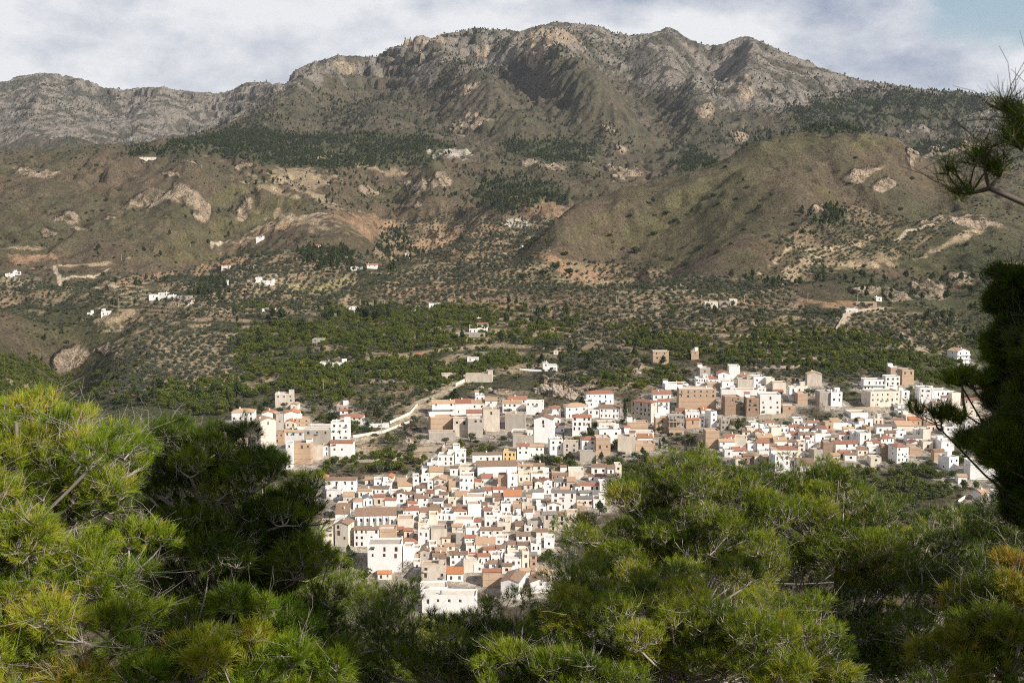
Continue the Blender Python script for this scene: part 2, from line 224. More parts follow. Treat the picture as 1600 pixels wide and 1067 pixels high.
# x0 x1 eave base wall roof(+colour) [rN roof height px] [dN depth m] [aN angle] [CxR windows] [n blank] [B balconies]; some g walls are white walls with their shade put into grey
HL = """
362 397 644 657 w ht 4x2|409 431 646 656 w xo n|409 431 657 706 c xt a30 d9 1x1|432 443 648 677 g f a25|444 468 646 660 w xo n|430 459 617 636 p f 3x2|454 465 632 641 c xt|446 462 659 669 c xo|463 484 655 668 k f
526 543 635 643 g f|531 549 642 647 w gr r3|532 566 652 664 w hr r6|517 546 661 688 w f 3x3|516 552 692 713 w gr r5 3x2|505 516 697 712 w xb|475 516 673 711 g f 3x1|444 475 675 698 w gt r3 3x1|428 444 677 700 k f 2x2|459 516 668 674 w f n|422 446 700 728 w gd r4 a12 3x3|447 458 694 733 w f|458 486 694 725 k f 3x1|486 505 697 718 p f n
240 262 682 695 w f|300 330 700 720 w f|395 412 706 727 w f|270 292 706 722 w xr|330 450 827 838 w f n|210 260 824 834 w f n|360 385 690 704 c gt
675 711 630 649 w gt r6 a5 3x2 B|711 736 630 648 w gr r8 2x2|736 758 630 640 w gt r7 2x1|743 757 619 627 w f 2x1|758 777 626 640 w gt r6 1x1|729 754 645 655 c gr r6 d6 2x1|673 708 653 677 k f a12 n|670 712 677 688 g f n|708 732 656 682 p f 2x1|731 755 655 684 g f 3x1|755 781 641 674 p f 1x1|765 776 632 642 w f 1x1
785 815 630 645 w gt r6 4x2|794 823 624 631 w gr r6|789 821 648 671 g f d7 n|822 849 629 648 w f 4x1|834 864 655 692 w xb a-8 1x2|801 834 682 698 g f n|799 821 676 681 w f n|808 827 697 718 w gr r5 2x2|827 850 698 715 w gt r3 3x2|684 709 713 728 w f 3x2|708 719 698 716 w f 1x2|690 708 702 713 k f 2x1|673 684 721 733 w f 1x1|711 728 707 724 w f 2x2
738 785 710 722 w gb r3 5x1|786 806 707 720 y f 3x2|746 808 728 745 w gb r9 n|809 832 728 743 c gt r4 2x1|833 851 728 743 c gb r5 1x1|916 959 615 631 w hr r7 5x2|856 876 638 651 w hr r5 2x1|884 918 635 653 w ht r6 a10 3x2|919 937 641 653 w f 2x1|914 934 629 640 w f 1x1|937 968 638 654 w gb r7 5x2|968 981 637 652 w gb r5 1x1|894 924 652 680 w hr r4 4x3
987 1016 628 658 p hr a-38 d7 5x3|1028 1046 627 650 w gr r4 2x2|1020 1049 616 624 w gr r6 3x1|935 963 662 672 c f 2x1|936 971 673 692 w f 2x1|980 1013 661 676 k f n|976 1022 677 685 w f 2x1|996 1020 684 691 w so r7 n|993 1024 694 704 k f n|965 993 684 708 p f n|931 954 685 711 k f 2x3|909 931 687 707 w hr r5 2x2|906 932 708 720 g f n|880 903 693 714 p f 2x3|859 880 688 711 w f 2x2|847 862 645 655 w gb|862 876 653 663 w xb|866 882 664 676 w gb
1039 1076 601 608 w f n|1060 1119 609 642 k f d12 6x2|1093 1110 576 592 g f 1x2|1122 1140 584 597 w xr 1x2|1139 1156 573 592 w f n|1087 1107 592 603 w f 5x1|1128 1146 597 612 w f 1x1|1127 1150 610 621 w f n|1153 1176 594 608 p f n|1155 1175 588 593 w gr r4|1177 1198 590 606 w f 2x2|1150 1184 610 620 w f 1x1|1184 1197 607 618 w f|1132 1157 621 648 b f 3x1|1166 1186 623 651 b f 2x3|1187 1220 618 648 w f d10 3x4|1211 1224 612 618 w gr r4|1099 1122 592 600 w gr r5|1105 1126 600 607 k f n
1024 1045 655 676 k f 1x1|1056 1070 641 650 k gr r4|1071 1093 645 655 w f 4x1|1072 1093 656 669 k go r3 1x1|1093 1101 655 667 w f|1096 1109 641 646 w so r5|1110 1120 644 669 w f a20 1x2|1126 1140 656 672 g f|1102 1124 674 700 k f n|1132 1158 683 689 w gr r6|1124 1148 690 704 w gt r5 2x2 B|1148 1166 686 702 c f a-12 n|1145 1166 704 714 w gr r6 1x1|1132 1146 704 714 w f 1x1|1183 1202 692 706 w gr r6 1x1|1173 1185 662 670 w f 1x1|1167 1180 670 681 c f|1180 1191 675 685 w xr a-12|1190 1204 671 681 w f 2x1|1205 1221 669 681 c f n|1184 1209 684 693 k st r7 n|1210 1230 689 699 w st r5 n
1226 1235 679 690 w f|1235 1249 679 689 w gr r6 1x1|1250 1272 679 692 w gb r5 2x1|1211 1247 702 714 w hr r7 3x1|1247 1258 692 713 c f 1x2|1210 1234 712 742 w f a10 3x2|1186 1203 706 717 w f 1x1|1179 1192 713 725 c xt|1193 1206 715 731 k f|1161 1178 712 724 b gb r4|1149 1161 717 727 c xt|1249 1273 727 736 w gb r12 n|1271 1286 704 718 g f a15 n|1286 1301 692 710 b f n|1305 1340 693 707 w gr r6 3x2|1274 1298 679 690 w f 1x1|1311 1330 678 688 w gr r4 2x1|1331 1343 676 690 w f 1x1|1343 1361 678 695 w f 1x2
1235 1248 667 673 w gr r5|1249 1272 670 674 w gr r3|1284 1301 675 681 k gr r3|1300 1314 661 668 c st|1289 1302 661 672 k f|1302 1320 662 671 w f n|1318 1331 661 671 w xd a-15|1329 1357 646 653 w f n|1351 1364 656 666 w f 1x1|1366 1380 655 663 c f|1353 1361 668 677 k f|1369 1394 666 677 w gb r4 2x1|1356 1376 692 699 w gr r5 1x1|1357 1376 701 713 w f 1x2 B|1377 1388 697 717 b f n|1340 1356 702 712 c gb r4|1311 1330 707 716 c gr r4|1360 1377 716 729 c f 1x1|1300 1312 712 722 c gt
1358 1407 613 636 c f a12 d12 6x3|1408 1421 612 630 w f 1x2|1349 1383 594 610 w f 6x2 B|1383 1406 589 610 w f 3x2|1391 1409 575 591 k f 1x1|1409 1428 579 601 k f 2x1|1436 1455 607 630 w f 2x2|1455 1484 611 628 w f 4x2|1456 1486 629 641 g f 2x1|1486 1501 615 636 c f a12 n|1494 1516 549 568 w xt a22 d11 2x3 B|1402 1424 635 642 w f n|1403 1422 643 650 w f 3x1|1424 1434 632 649 k f 1x1|1437 1451 640 647 w gr r3 2x1|1443 1468 652 665 p f 3x1|1415 1440 650 657 c f 1x1
1401 1428 665 673 c gt r8 n|1421 1440 656 665 k so r5|1376 1397 685 697 w hr r7 a15 3x1|1400 1420 698 723 w hr r6 a15 3x3|1421 1439 700 711 k f n|1423 1440 692 699 w xr|1417 1441 684 692 w gd r5 3x1|1442 1454 672 686 c f n|1442 1458 691 702 c f 1x1|1431 1442 673 682 w f 1x1|1461 1472 687 701 c f 1x1|1470 1491 691 709 w f 1x1|1459 1476 705 720 k gb r4 n|1481 1499 715 735 w f a25 d8 2x1|1497 1511 745 756 w gt r5|1515 1556 723 749 w f n|1532 1546 770 784 w gt a15 1x1|1553 1562 770 778 w f|1526 1545 787 801 g f 1x1
1500 1525 640 655 c f 2x1|1508 1540 657 676 w f 3x2|1505 1535 625 638 p gr r4 3x1|1541 1575 660 682 w gr r4 3x2|1562 1600 690 714 w f 3x2|1530 1560 692 712 c gr r4 2x2|1580 1620 650 672 w f 3x2|1472 1500 650 664 c gr r4 2x1|1475 1498 668 682 w f 2x1
485 507 748 762 w xo a-8 1x1|508 557 750 768 w gb r5 4x2|510 535 768 780 w f 2x1|560 581 767 777 w gt r4 2x1|536 552 775 787 p gt r7 1x1|570 583 749 757 c gt r4|584 596 751 760 w f 1x1|600 614 746 753 c xo|597 612 756 763 w f 1x1|580 608 763 773 w gb r3 4x1|584 601 776 789 p gr r4 1x1|601 619 781 791 w gr r4 n|552 566 783 796 w ht r5 1x1|568 582 779 790 w xd a12 2x1|525 540 789 799 w f|524 546 802 818 w sb n|523 545 819 854 c xb a-14 2x3|500 522 820 852 c f 2x3
553 592 827 854 w gb r5 5x3|621 646 812 830 c f n|622 644 759 768 c gt r13 n|645 655 746 766 w f|658 669 745 754 w f 1x1|671 693 737 748 c gt r10 n|659 674 733 742 w f|678 697 750 764 c xt 2x1|668 677 752 764 w f 1x2|679 697 765 773 w xt 1x1|620 634 771 787 w xb|635 650 772 785 w gb r3 2x2|648 669 778 793 w gb r6 2x2|667 677 770 777 w hr r5|677 692 782 795 w gd r3 2x1|630 655 797 808 w hr r7 4x1|656 688 801 806 c gb r7 n|654 669 807 816 w f 1x1|670 684 806 819 c f n|684 696 804 813 w f 2x1|653 668 818 828 c f 1x1|637 652 786 795 w gr r3
701 712 753 768 k f n|718 740 745 767 w f 3x2|718 741 731 743 c f 2x1|703 715 731 743 w gb r3 1x1|711 729 775 781 c gt r8 n|736 757 768 776 p gb r4 2x1|723 757 778 788 w f 3x1|709 730 798 809 w hr r7 3x1|694 706 791 801 w gb r3 1x1|696 709 804 813 w f 1x1|710 740 813 826 w f 2x1|731 752 789 808 w f n|752 770 747 753 w gr r7 n|740 752 752 762 c gr r3|778 793 744 760 k f n|793 809 742 762 w f 1x2|810 828 743 753 c f 2x1|829 858 742 752 w f 3x1|755 769 766 773 w gr r5|743 755 767 776 w gd r6 2x1|770 786 776 786 w gb r6 2x1
787 815 775 787 w go r10 2x1|816 831 775 785 w gd r6 n|831 850 768 779 w gd r3 n|836 847 753 765 c xb a15|818 832 757 765 c gt|783 799 788 801 w f 1x1|801 814 789 802 k f 1x1|815 832 786 798 p f 1x1|850 863 751 762 w xr a20 1x1|866 886 752 761 w gd r4 4x1|861 900 769 796 w gd r2 3x3|886 898 752 764 p st r4|899 906 760 770 w xb|888 912 736 748 c f n|862 887 740 750 b f 4x1|924 948 730 740 w gb r6 2x1|949 960 732 741 w gb r6 1x1|961 971 728 764 c f 1x3|920 946 744 753 w gr r4 2x1|906 937 758 767 w gr r5 4x1|937 948 755 769 w f n|906 936 770 776 w gd r2 n|946 960 745 756 w gb r5
901 926 779 791 c gd r4 3x1 B|901 914 791 804 k f n|926 946 772 781 w gd r3 2x1|927 945 782 794 w f 2x1|855 877 788 798 w xt 2x1|839 854 793 800 w f 1x1|849 870 804 829 p gd r5 2x3|871 885 805 829 c gb r3 1x3|885 902 802 823 c f n|825 848 807 813 g f 2x1|824 847 815 827 g f 2x1|799 815 807 819 w f 1x1|805 818 821 828 c gb r7 n|819 830 823 832 w f 1x1|807 829 837 845 w gb r6 2x1|829 846 852 869 w f 2x2|793 808 850 859 c gb r3 1x1|809 828 851 862 w gb r5 1x1|793 815 865 874 c f 1x1|788 815 875 893 w f 3x1|816 827 863 887 c f 1x2|828 839 867 886 k gd r4 1x2
743 773 850 857 c gt r11 n|726 734 840 851 w gr r3|735 742 840 851 w gr r3|712 726 834 850 g f n|673 699 828 850 p f n|653 671 829 851 w f 2x2|695 711 853 860 c gt r4|703 731 866 883 w gb r5 3x2|733 744 868 876 w gr r4|724 748 877 894 c f n|747 765 869 881 w gr r3 2x1|756 780 858 867 c gr r4 2x1|767 784 869 881 w f 2x1|658 697 885 913 p f 3x2|698 724 896 908 w so r9 2x1|574 628 852 894 w f d10 3x2|607 652 849 855 c hr r8 n|630 645 855 887 w f n|593 619 828 850 k f n|619 631 827 834 c gr r3|631 645 829 840 c gr r4 1x1|641 656 858 870 w f 2x1|640 653 872 880 w gt|656 671 861 874 g xb|676 697 869 877 w gb r5 2x1|680 697 861 868 c gt|646 657 880 890 w f
754 783 893 916 k gr r5 n|782 811 909 936 w xb a-12 d14 n|829 861 909 926 w xb d9 1x1|830 862 898 906 w xt n|656 700 919 931 w f 3x1|658 745 932 958 w f 5x1|884 893 899 908 w xd 1x1|590 612 896 905 c go r4|770 785 828 838 c gb r3|774 793 842 852 w f 2x1|750 772 828 838 w gb r3 2x1|728 750 826 836 w f 1x1|706 722 822 832 c gt r4 1x1|740 752 815 825 w gr r3 1x1|757 777 812 823 w f 2x1|777 797 818 830 c f 1x1|770 782 803 815 w f 1x1|756 768 797 808 w gr r4 1x1|672 686 792 800 w gb r3|700 712 782 790 c f|744 760 788 797 w gb r4 1x1|762 780 792 802 c f|650 664 762 770 w gb r3 1x1|610 622 770 779 w f 1x1|706 718 768 775 w f|686 700 772 781 c gb r4 1x1|742 756 756 765 c f 1x1|770 790 764 773 w gr r3 1x1|798 814 764 773 w gb r4 1x1|848 862 764 772 w f|876 890 764 770 c gt r3|818 832 800 808 w gb r3 1x1|774 790 806 816 w f|838 856 830 840 c gb r4 1x1|850 866 842 856 w f 1x1|690 704 840 850 c gb r3|752 766 842 850 w f|776 790 856 866 w gb r3 1x1|670 682 852 862 w f 1x1|728 742 854 864 w f|784 800 884 896 c gb r4 1x1|740 756 884 894 w f 1x1|812 828 892 902 w gt r4 1x1|764 778 880 889 w gb r3
1218 1232 668 676 w f|1262 1280 660 668 w gr r4 1x1|1276 1290 668 676 w gb r3|1318 1334 670 678 w gt r3 1x1|1336 1352 664 672 w f 1x1|1384 1400 676 684 c gb r4|1396 1412 656 664 w gr r3|1400 1416 674 684 w f 1x1|1290 1304 682 690 c gb r3 1x1|1262 1276 694 704 w f 1x1|1232 1246 690 698 w gb r4|1160 1172 674 682 c gb r3|1196 1210 660 668 w gr r3|1240 1254 656 664 w f|1342 1356 682 690 w gr r3|1204 1214 696 704 c gb r3|1168 1182 694 704 w f 1x1|1448 1462 664 674 c gr r3|1320 1338 710 720 w gb r3 1x1
1197 1210 592 608 c f n|1208 1228 599 614 c f n|1233 1245 606 626 w f 1x2 B|1245 1262 604 614 c f 2x1|1246 1262 616 632 k f n|1223 1243 635 648 k f 1x1|1261 1284 585 603 p xt n|1280 1297 613 634 g f n|1298 1316 614 635 w f 2x2
"""
# ------------------------------------------------------------------ skyline fit
SKY = [(0,127),(30,120),(60,115),(90,117),(120,122),(150,133),(180,141),(200,143),(215,138),(240,133),(260,134),(280,140),(300,142),(330,145),(345,147),(362,142),(380,132),(400,129),(425,129),(443,132),(455,118),(465,108),(480,100),(500,93),(515,87),(525,86),(540,89),(560,90),(585,91),(600,84),(615,76),(635,66),(660,60),(700,55),(740,49),(780,48),(820,49),(835,44),(850,38),(870,35),(900,37),(930,40),(945,44),(955,51),(985,55),(1010,53),(1030,50),(1045,44),(1060,51),(1085,65),(1110,72),(1128,70),(1140,63),(1170,57),(1190,66),(1220,80),(1260,97),(1300,111),(1340,124),(1380,130),(1420,136),(1450,141),(1500,147),(1540,151),(1600,160)]
tt = np.linspace(-0.42, 0.42, 841)
Dk = np.linspace(2700, 7200, 900)
S = np.empty((len(tt), len(Dk)))
for a in range(len(tt)):
    S[a] = (bil(H, tt[a]*Dk, Dk)-CZ)/Dk
sx = np.interp(tt, [ray(p, q)[0] for p, q in SKY], [p for p, q in SKY])
sy = np.interp(sx, [p for p, q in SKY], [q for p, q in SKY])
starg = ray(sx, sy)[1]
k = np.argmax(S, axis=1); smax = S[np.arange(len(tt)), k]; dk = Dk[k]
ker = np.hanning(9); ker /= ker.sum()
pad = lambda v, n: np.concatenate([np.full(n, v[0]), v, np.full(n, v[-1])])
delta = np.convolve(pad((starg-smax)*dk, 4), ker, 'valid')
dks = np.convolve(pad(dk, 10), np.ones(21)/21, 'valid')
Tg = np.clip(XX/YY, tt[0], tt[-1])
dl = np.interp(Tg, tt, delta); dc = np.interp(Tg, tt, dks)
H = H+dl*sstep(0.72, 0.97, YY/dc)

# ------------------------------------------------------------------ zones drawn on the photo, carried to the ground
def pin(px, py, poly):
    xs_ = [p[0] for p in poly]; ys_ = [p[1] for p in poly]
    out = np.zeros(px.shape, bool)
    sel = np.nonzero((px >= min(xs_)) & (px <= max(xs_)) & (py >= min(ys_)) & (py <= max(ys_)))
    out[sel] = pin_(px[sel], py[sel], poly); return out
def pin_(px, py, poly):
    c = np.zeros(px.shape, bool); n = len(poly)
    for i in range(n):
        x1, y1 = poly[i]; x2, y2 = poly[(i+1) % n]
        if y1 == y2: continue
        c ^= ((y1 > py) != (y2 > py)) & (px < (x2-x1)*(py-y1)/(y2-y1)+x1)
    return c
def box(a, b, c, d): return [(a, b), (c, b), (c, d), (a, d)]
Z_TERR = [box(360,405,560,470), [(160,600),(200,520),(300,500),(430,520),(430,600),(300,640)], [(560,430),(800,400),(860,420),(860,480),(600,475)],
          [(840,430),(1000,440),(1260,470),(1260,545),(860,560)], [(500,690),(700,680),(760,720),(500,740)], box(600,330,860,400), [(1000,560),(1300,560),(1300,610),(1180,590),(1000,580)],
          box(420,470,1250,600), box(150,440,420,520)]
Z_CITRUS = [[(380,525),(520,488),(640,479),(825,478),(830,500),(900,508),(870,535),(780,545),(830,575),(720,590),(640,620),(540,640),(460,610),(400,600),(360,560)],
            [(980,525),(1200,520),(1300,515),(1500,555),(1490,600),(1400,592),(1300,580),(1250,572),(1100,565),(980,548)], [(915,600),(1000,580),(1085,578),(1085,605),(1040,612),(960,618)],
            [(230,603),(400,588),(440,612),(430,640),(330,650),(240,640)], [(-60,560),(60,565),(100,600),(80,640),(-60,640)],
            [(480,703),(640,703),(670,725),(600,732),(500,738)], [(850,730),(920,722),(1010,712),(1040,740),(980,760),(860,745)],
            [(1130,755),(1300,728),(1420,712),(1515,722),(1530,770),(1430,800),(1240,790)], [(850,835),(960,820),(1000,930),(860,930),(845,870)], [(500,850),(575,850),(580,900),(500,900)]]
Z_OLIVE = [[(160,610),(190,545),(240,520),(300,512),(420,530),(430,590),(300,610),(200,625)], [(560,440),(640,420),(800,400),(865,420),(850,475),(600,475)],
           [(850,405),(1000,420),(1230,445),(1260,470),(1220,505),(1010,535),(850,550),(790,520),(870,470)], [(600,345),(700,335),(860,340),(850,400),(650,415),(580,400)],
           [(-60,435),(130,440),(150,470),(60,490),(-60,470)], [(1240,480),(1500,490),(1500,555),(1300,540)], [(240,440),(360,400),(560,405),(560,470),(300,500)], [(420,600),(560,600),(650,590),(650,690),(560,640),(440,625)],
           [(860,555),(990,540),(1000,575),(900,600),(850,590)], [(1180,570),(1360,580),(1400,600),(1180,600)], box(677,232,738,247), [(1200,380),(1330,320),(1480,350),(1400,400),(1220,450)]]
Z_PINE = [[(185,239),(255,224),(330,212),(400,200),(480,212),(560,214),(640,216),(700,220),(708,240),(650,258),(560,268),(440,262),(330,243),(250,241)],
          [(735,300),(790,280),(870,288),(895,310),(860,325),(800,335),(750,325)], [(795,222),(900,215),(945,235),(930,255),(800,245)],
          [(1220,170),(1300,152),(1400,141),(1530,152),(1545,172),(1440,190),(1340,212),(1240,205)], [(1420,228),(1500,215),(1510,235),(1440,250)],
          [(470,392),(540,390),(548,415),(480,420)], [(1262,335),(1300,325),(1335,335),(1320,352),(1270,350)], [(1060,240),(1090,235),(1120,255),(1060,275)],
          [(300,445),(360,448),(366,468),(310,470)], [(585,375),(640,360),(650,395),(600,400)], [(560,480),(600,475),(605,500),(565,500)]]
Z_PINE_THIN = [[(600,110),(760,110),(900,150),(1000,215),(960,250),(800,215),(640,215),(560,180)], [(1000,190),(1200,180),(1330,210),(1180,235),(1040,240)], [(400,250),(900,255),(1000,300),(800,330),(560,330),(400,290)],
               [(420,150),(560,130),(640,190),(560,215),(330,212)], [(1380,150),(1600,165),(1600,280),(1450,230),(1340,215)], [(0,120),(190,140),(180,170),(0,190)], [(560,60),(900,40),(1000,60),(980,110),(600,110)], [(1150,430),(1600,400),(1600,500),(1300,500)]]
Z_VILL = [[(370,640),(470,620),(560,625),(560,680),(650,660),(680,620),(760,605),(850,610),(920,600),(1100,565),(1500,580),(1600,600),(1600,760),(1400,730),(1240,750),(1100,700),(1000,720),(960,830),(880,940),(560,940),(480,760),(420,720)]]
SCRUB = (0.108,0.082,0.052); SCRUBG = (0.078,0.072,0.038); ROCK = (0.255,0.222,0.182); ROCKT = (0.40,0.30,0.205)
# ellipses on the photo: cx cy rx ry rot colour strength noise-edge
E_TAN = [(235,312,55,13,-8),(295,300,42,17,38),(270,272,22,7,15),(318,330,18,12,30),(382,328,26,11,-45),(740,190,50,11,-6),(715,205,14,7,0),(845,256,42,8,3),(960,264,34,6,8),(915,250,20,4,0),(965,275,10,5,0),
         (1425,243,11,30,-8),(1378,288,22,8,-20),(1283,325,14,6,-20),(1335,275,40,10,-20),(1335,122,30,5,10),(650,70,26,9,-10),(690,66,18,7,0),(875,60,40,12,6),(835,80,15,25,0),(540,100,30,9,10),(750,84,10,10,0),(725,140,30,5,-20),
         (580,298,17,7,15),(665,290,36,13,0),(690,282,20,14,-40),(230,248,16,3,0),(300,254,20,4,8),(380,258,12,4,0),(1360,455,28,10,0),(1400,462,24,9,20),(1455,452,26,14,10),(1500,440,25,14,0),(1540,350,60,8,5),(1470,340,50,4,-8),
         (1100,172,16,12,0),(1165,140,12,20,0),(950,205,14,6,30),(970,232,14,12,40),(1155,215,14,8,30),(105,340,30,9,20),(90,345,14,4,0),(170,342,16,4,0),(80,360,14,5,0),(640,320,18,5,0),(1490,235,60,9,-10),(1580,420,25,20,0),
         (875,600,40,22,10),(915,610,20,18,0),(995,575,12,12,0),(785,608,20,6,0),(640,672,14,9,0),(120,560,40,20,-20),(160,545,30,10,-10),(60,265,60,8,0),(870,585,50,8,0)]
E_SOIL = [(40,402,40,8,0,'r'),(45,382,26,4,0,'t'),(470,278,55,12,5,'t'),(500,308,45,6,25,'t'),(430,300,40,8,15,'t'),(510,245,30,5,0,'t'),(560,262,28,4,0,'t'),(610,268,30,4,0,'t'),(300,560,110,42,8,'t'),(420,440,75,14,4,'t'),(500,448,45,14,-8,'y'),
          (545,460,6,22,12,'t'),(705,239,30,7,5,'w'),(700,375,80,22,-12,'r'),(760,400,60,14,-5,'r'),(720,460,130,14,4,'r'),(915,430,45,12,10,'r'),(850,405,30,8,30,'r'),(1000,470,60,14,-20,'t'),(985,490,50,7,0,'t'),(1050,455,30,6,-30,'t'),(1120,470,160,4,2,'r'),
          (1290,472,110,4,4,'r'),(760,530,50,12,-8,'t'),(950,538,70,9,-3,'t'),(1400,540,60,10,5,'t'),(1250,420,80,10,-35,'t'),(1225,400,40,5,-38,'t'),(1330,410,60,6,0,'t'),(1300,385,60,5,-12,'t'),(1480,380,60,6,-20,'t'),(180,500,50,10,-5,'t'),(330,480,60,5,5,'t'),
          (120,410,80,3,-4,'t'),(250,435,90,5,-8,'r'),(350,415,70,6,-10,'r'),(440,355,70,5,-15,'t'),(400,375,60,8,-18,'r'),(470,345,50,10,10,'t'),(560,345,50,12,10,'r'),(600,360,50,12,0,'r'),(860,330,50,14,10,'r'),(810,345,20,8,0,'w'),(855,520,60,6,-6,'t'),
          (610,560,60,5,0,'t'),(700,600,90,5,-20,'t'),(1150,590,100,8,0,'t'),(560,705,120,12,4,'t'),(650,690,70,6,0,'t'),(700,690,30,6,0,'t'),(20,440,30,8,0,'t'),(1200,590,100,6,0,'t'),(640,650,60,12,-35,'t'),(1000,605,60,8,0,'t'),(30,610,80,15,0,'t')]
SOILC = {'r': (0.31,0.195,0.115), 't': (0.40,0.30,0.185), 'y': (0.36,0.30,0.13), 'w': (0.56,0.50,0.40)}
E_GRASS = [(370,300,120,10,-20),(430,325,60,22,-15),(330,362,100,14,-18),(1100,300,200,30,-30),(1330,225,80,12,0),(1290,300,70,5,48),(560,560,160,40,0),(300,400,150,10,0),(600,300,40,14,0),(930,350,60,12,-30)]
ROADS = [(4.0, [(560,690),(610,668),(640,652),(655,628),(690,615),(730,594),(768,586)]), (3.5, [(200,455),(120,452),(95,445),(88,425),(85,412)]), (3.5, [(95,437),(150,436),(210,430)]), (3, [(440,348),(480,342),(520,338)]),
         (3, [(330,385),(380,370),(440,352)]), (3, [(640,530),(680,515),(705,508)]), (3, [(1310,515),(1325,495),(1340,480)]), (3, [(1400,372),(1480,345),(1540,338)]), (3,[(1410,520),(1450,560)]),(3.0,[(1480,795),(1510,790),(1530,775)])]
def ell(px, py, e):
    cx, cy, rx, ry, rot = e[:5]; c, s = math.cos(rad(rot)), math.sin(rad(rot))
    dx = px-cx; dy = py-cy
    return np.hypot((dx*c+dy*s)/rx, (-dx*s+dy*c)/ry)
def esub(px, py, e, k=1.6):
    r = max(e[2], e[3])*k
    return np.nonzero((np.abs(px-e[0]) < r) & (np.abs(py-e[1]) < r))[0]
def zmask(px, py, polys):
    m = np.zeros(px.shape, bool)
    for p in polys: m |= pin(px, py, p)
    return m
rx_, ry_ = [], []
ROADW = []
for w, pl in ROADS:
    a, b = hit(hmid, [p[0] for p in pl], [p[1] for p in pl]); ROADW.append((w, list(zip(a, b))))

def leftish(x, y): return ((x/np.maximum(y, 1) < -0.15) & (y > 4600))*1.0
def detail(x, y, z, full=False):
    """small relief, terraces, rock; returns z (and paint data)"""
    px, py = project(x, y, z)
    wx = px+9*fbm(x/60, y/60, 3, 71)*np.clip(900/np.maximum(y, 300), 0.35, 1.2)*1.2; wy = py+5*fbm(x/60, y/60, 3, 73)
    tan = np.zeros(x.shape); fe = fbm(x/(18+y*0.012), y/(18+y*0.012), 4, 79)
    ok = (y > 480)
    for e in E_TAN:
        # an outcrop only exists near the distance where its ellipse centre meets the ground
        ii = esub(wx, wy, e, 2.2); ii = ii[np.abs(y[ii]-e[5]) < max(60, e[5]*0.16)]
        tan[ii] = np.maximum(tan[ii], 1-sstep(0.72, 1.12, ell(wx[ii], wy[ii], e)+0.75*fe[ii]+0.08))
    rk = np.clip(tan, 0, 1)
    s = np.clip(y/1500, 0.25, 3.2)
    n1 = ridged(x/(38), y/(38), 4, 81); n2 = fbm(x/9, y/9, 3, 83)
    far = sstep(2300, 3500, y)
    n3_ = ridged(x/95, y/130, 4, 87); dz = rk*(n1-0.4)*(7+5*far)+far*(n1-0.4)*(6+7*sstep(0.05, 0.5, fbm(x/400, y/300, 3, 89)+0.25*leftish(x, y)))+(n3_-0.4)*13*sstep(1150, 1700, y)*(1-0.55*far)+(n1-0.4)*3.0*sstep(1000, 1500, y)+n2*(0.35+1.4*far+1.5*rk)*sstep(500, 900, y)
    terr = zmask(wx, wy, Z_TERR)*(y < 2000)*(y > 560)
    sky_ = np.interp(px, [p for p, q in SKY], [q for p, q in SKY]); cm_ = far*sstep(95, 25, py-sky_+25*fbm(x/200, y/200, 3, 93))*sstep(-0.25, 0.15, fbm(x/330, y/330, 3, 95))
    qc = (z+35*fbm(x/260, y/260, 3, 97))/46; fc = qc-np.floor(qc); dz = dz+cm_*(np.floor(qc)+sstep(0.5, 0.72, fc)-qc)*46*0.75
    vill = zmask(wx, wy, Z_VILL)*(y < 980)
    z2 = z+dz*(1-0.9*vill)
    st = np.where(vill > 0, 2.6, 3.0)
    q = (z2+6*fbm(x/150, y/150, 2, 91))/st
    fr = q-np.floor(q); step = (np.floor(q)+sstep(0.62, 0.92, fr)-q)*st
    z2 = z2+step*np.where(vill, 0.5, 0.72*terr)
    if not full: return z2
    return z2, px, py, wx, wy, rk, terr & ~vill, vill, far, n1, n2, fr
# distance of every outcrop
ex, ey = hit(hmid, [e[0] for e in E_TAN], [e[1] for e in E_TAN])
E_TAN = [e+(float(d),) for e, d in zip(E_TAN, ey)]
ex, ey = hit(hmid, [e[0] for e in E_SOIL], [e[1] for e in E_SOIL])
E_SOIL = [e+(float(d),) for e, d in zip(E_SOIL, ey)]
def hfin(x, y):
    x = np.asarray(x, float); y = np.asarray(y, float)
    return detail(x, y, hmid(x, y))

# ------------------------------------------------------------------ terrain mesh
def drows():
    d = [-28.0]
    while d[-1] < 7350:
        v = d[-1]
        d.append(v+(2.0 if v < 60 else 5.0 if v < 460 else 1.45 if v < 870 else min(max(v/600, 1.45), 7.0)))
    return np.array(d)
DR = drows()
TR = np.concatenate([np.linspace(-1.6, -0.47, 24)[:-1], np.linspace(-0.47, 0.47, 1060), np.linspace(0.47, 1.6, 24)[1:]])
TT, DD = np.meshgrid(TR, DR, indexing='ij')
TX = TT*(DD+30)*np.where(True, 1, 1); TY = DD
# keep the columns aimed at the camera beyond the near ground
TX = TT*(DD+30*(1-sstep(60, 420, DD)))
sh = TX.shape
x = TX.ravel(); y = TY.ravel(); z0 = hmid(x, y)
z, px, py, wx, wy, rk, terr, vill, far, n1, n2, fr = detail(x, y, z0, True)
hfin_min = z; HAZE = 2.2e-5
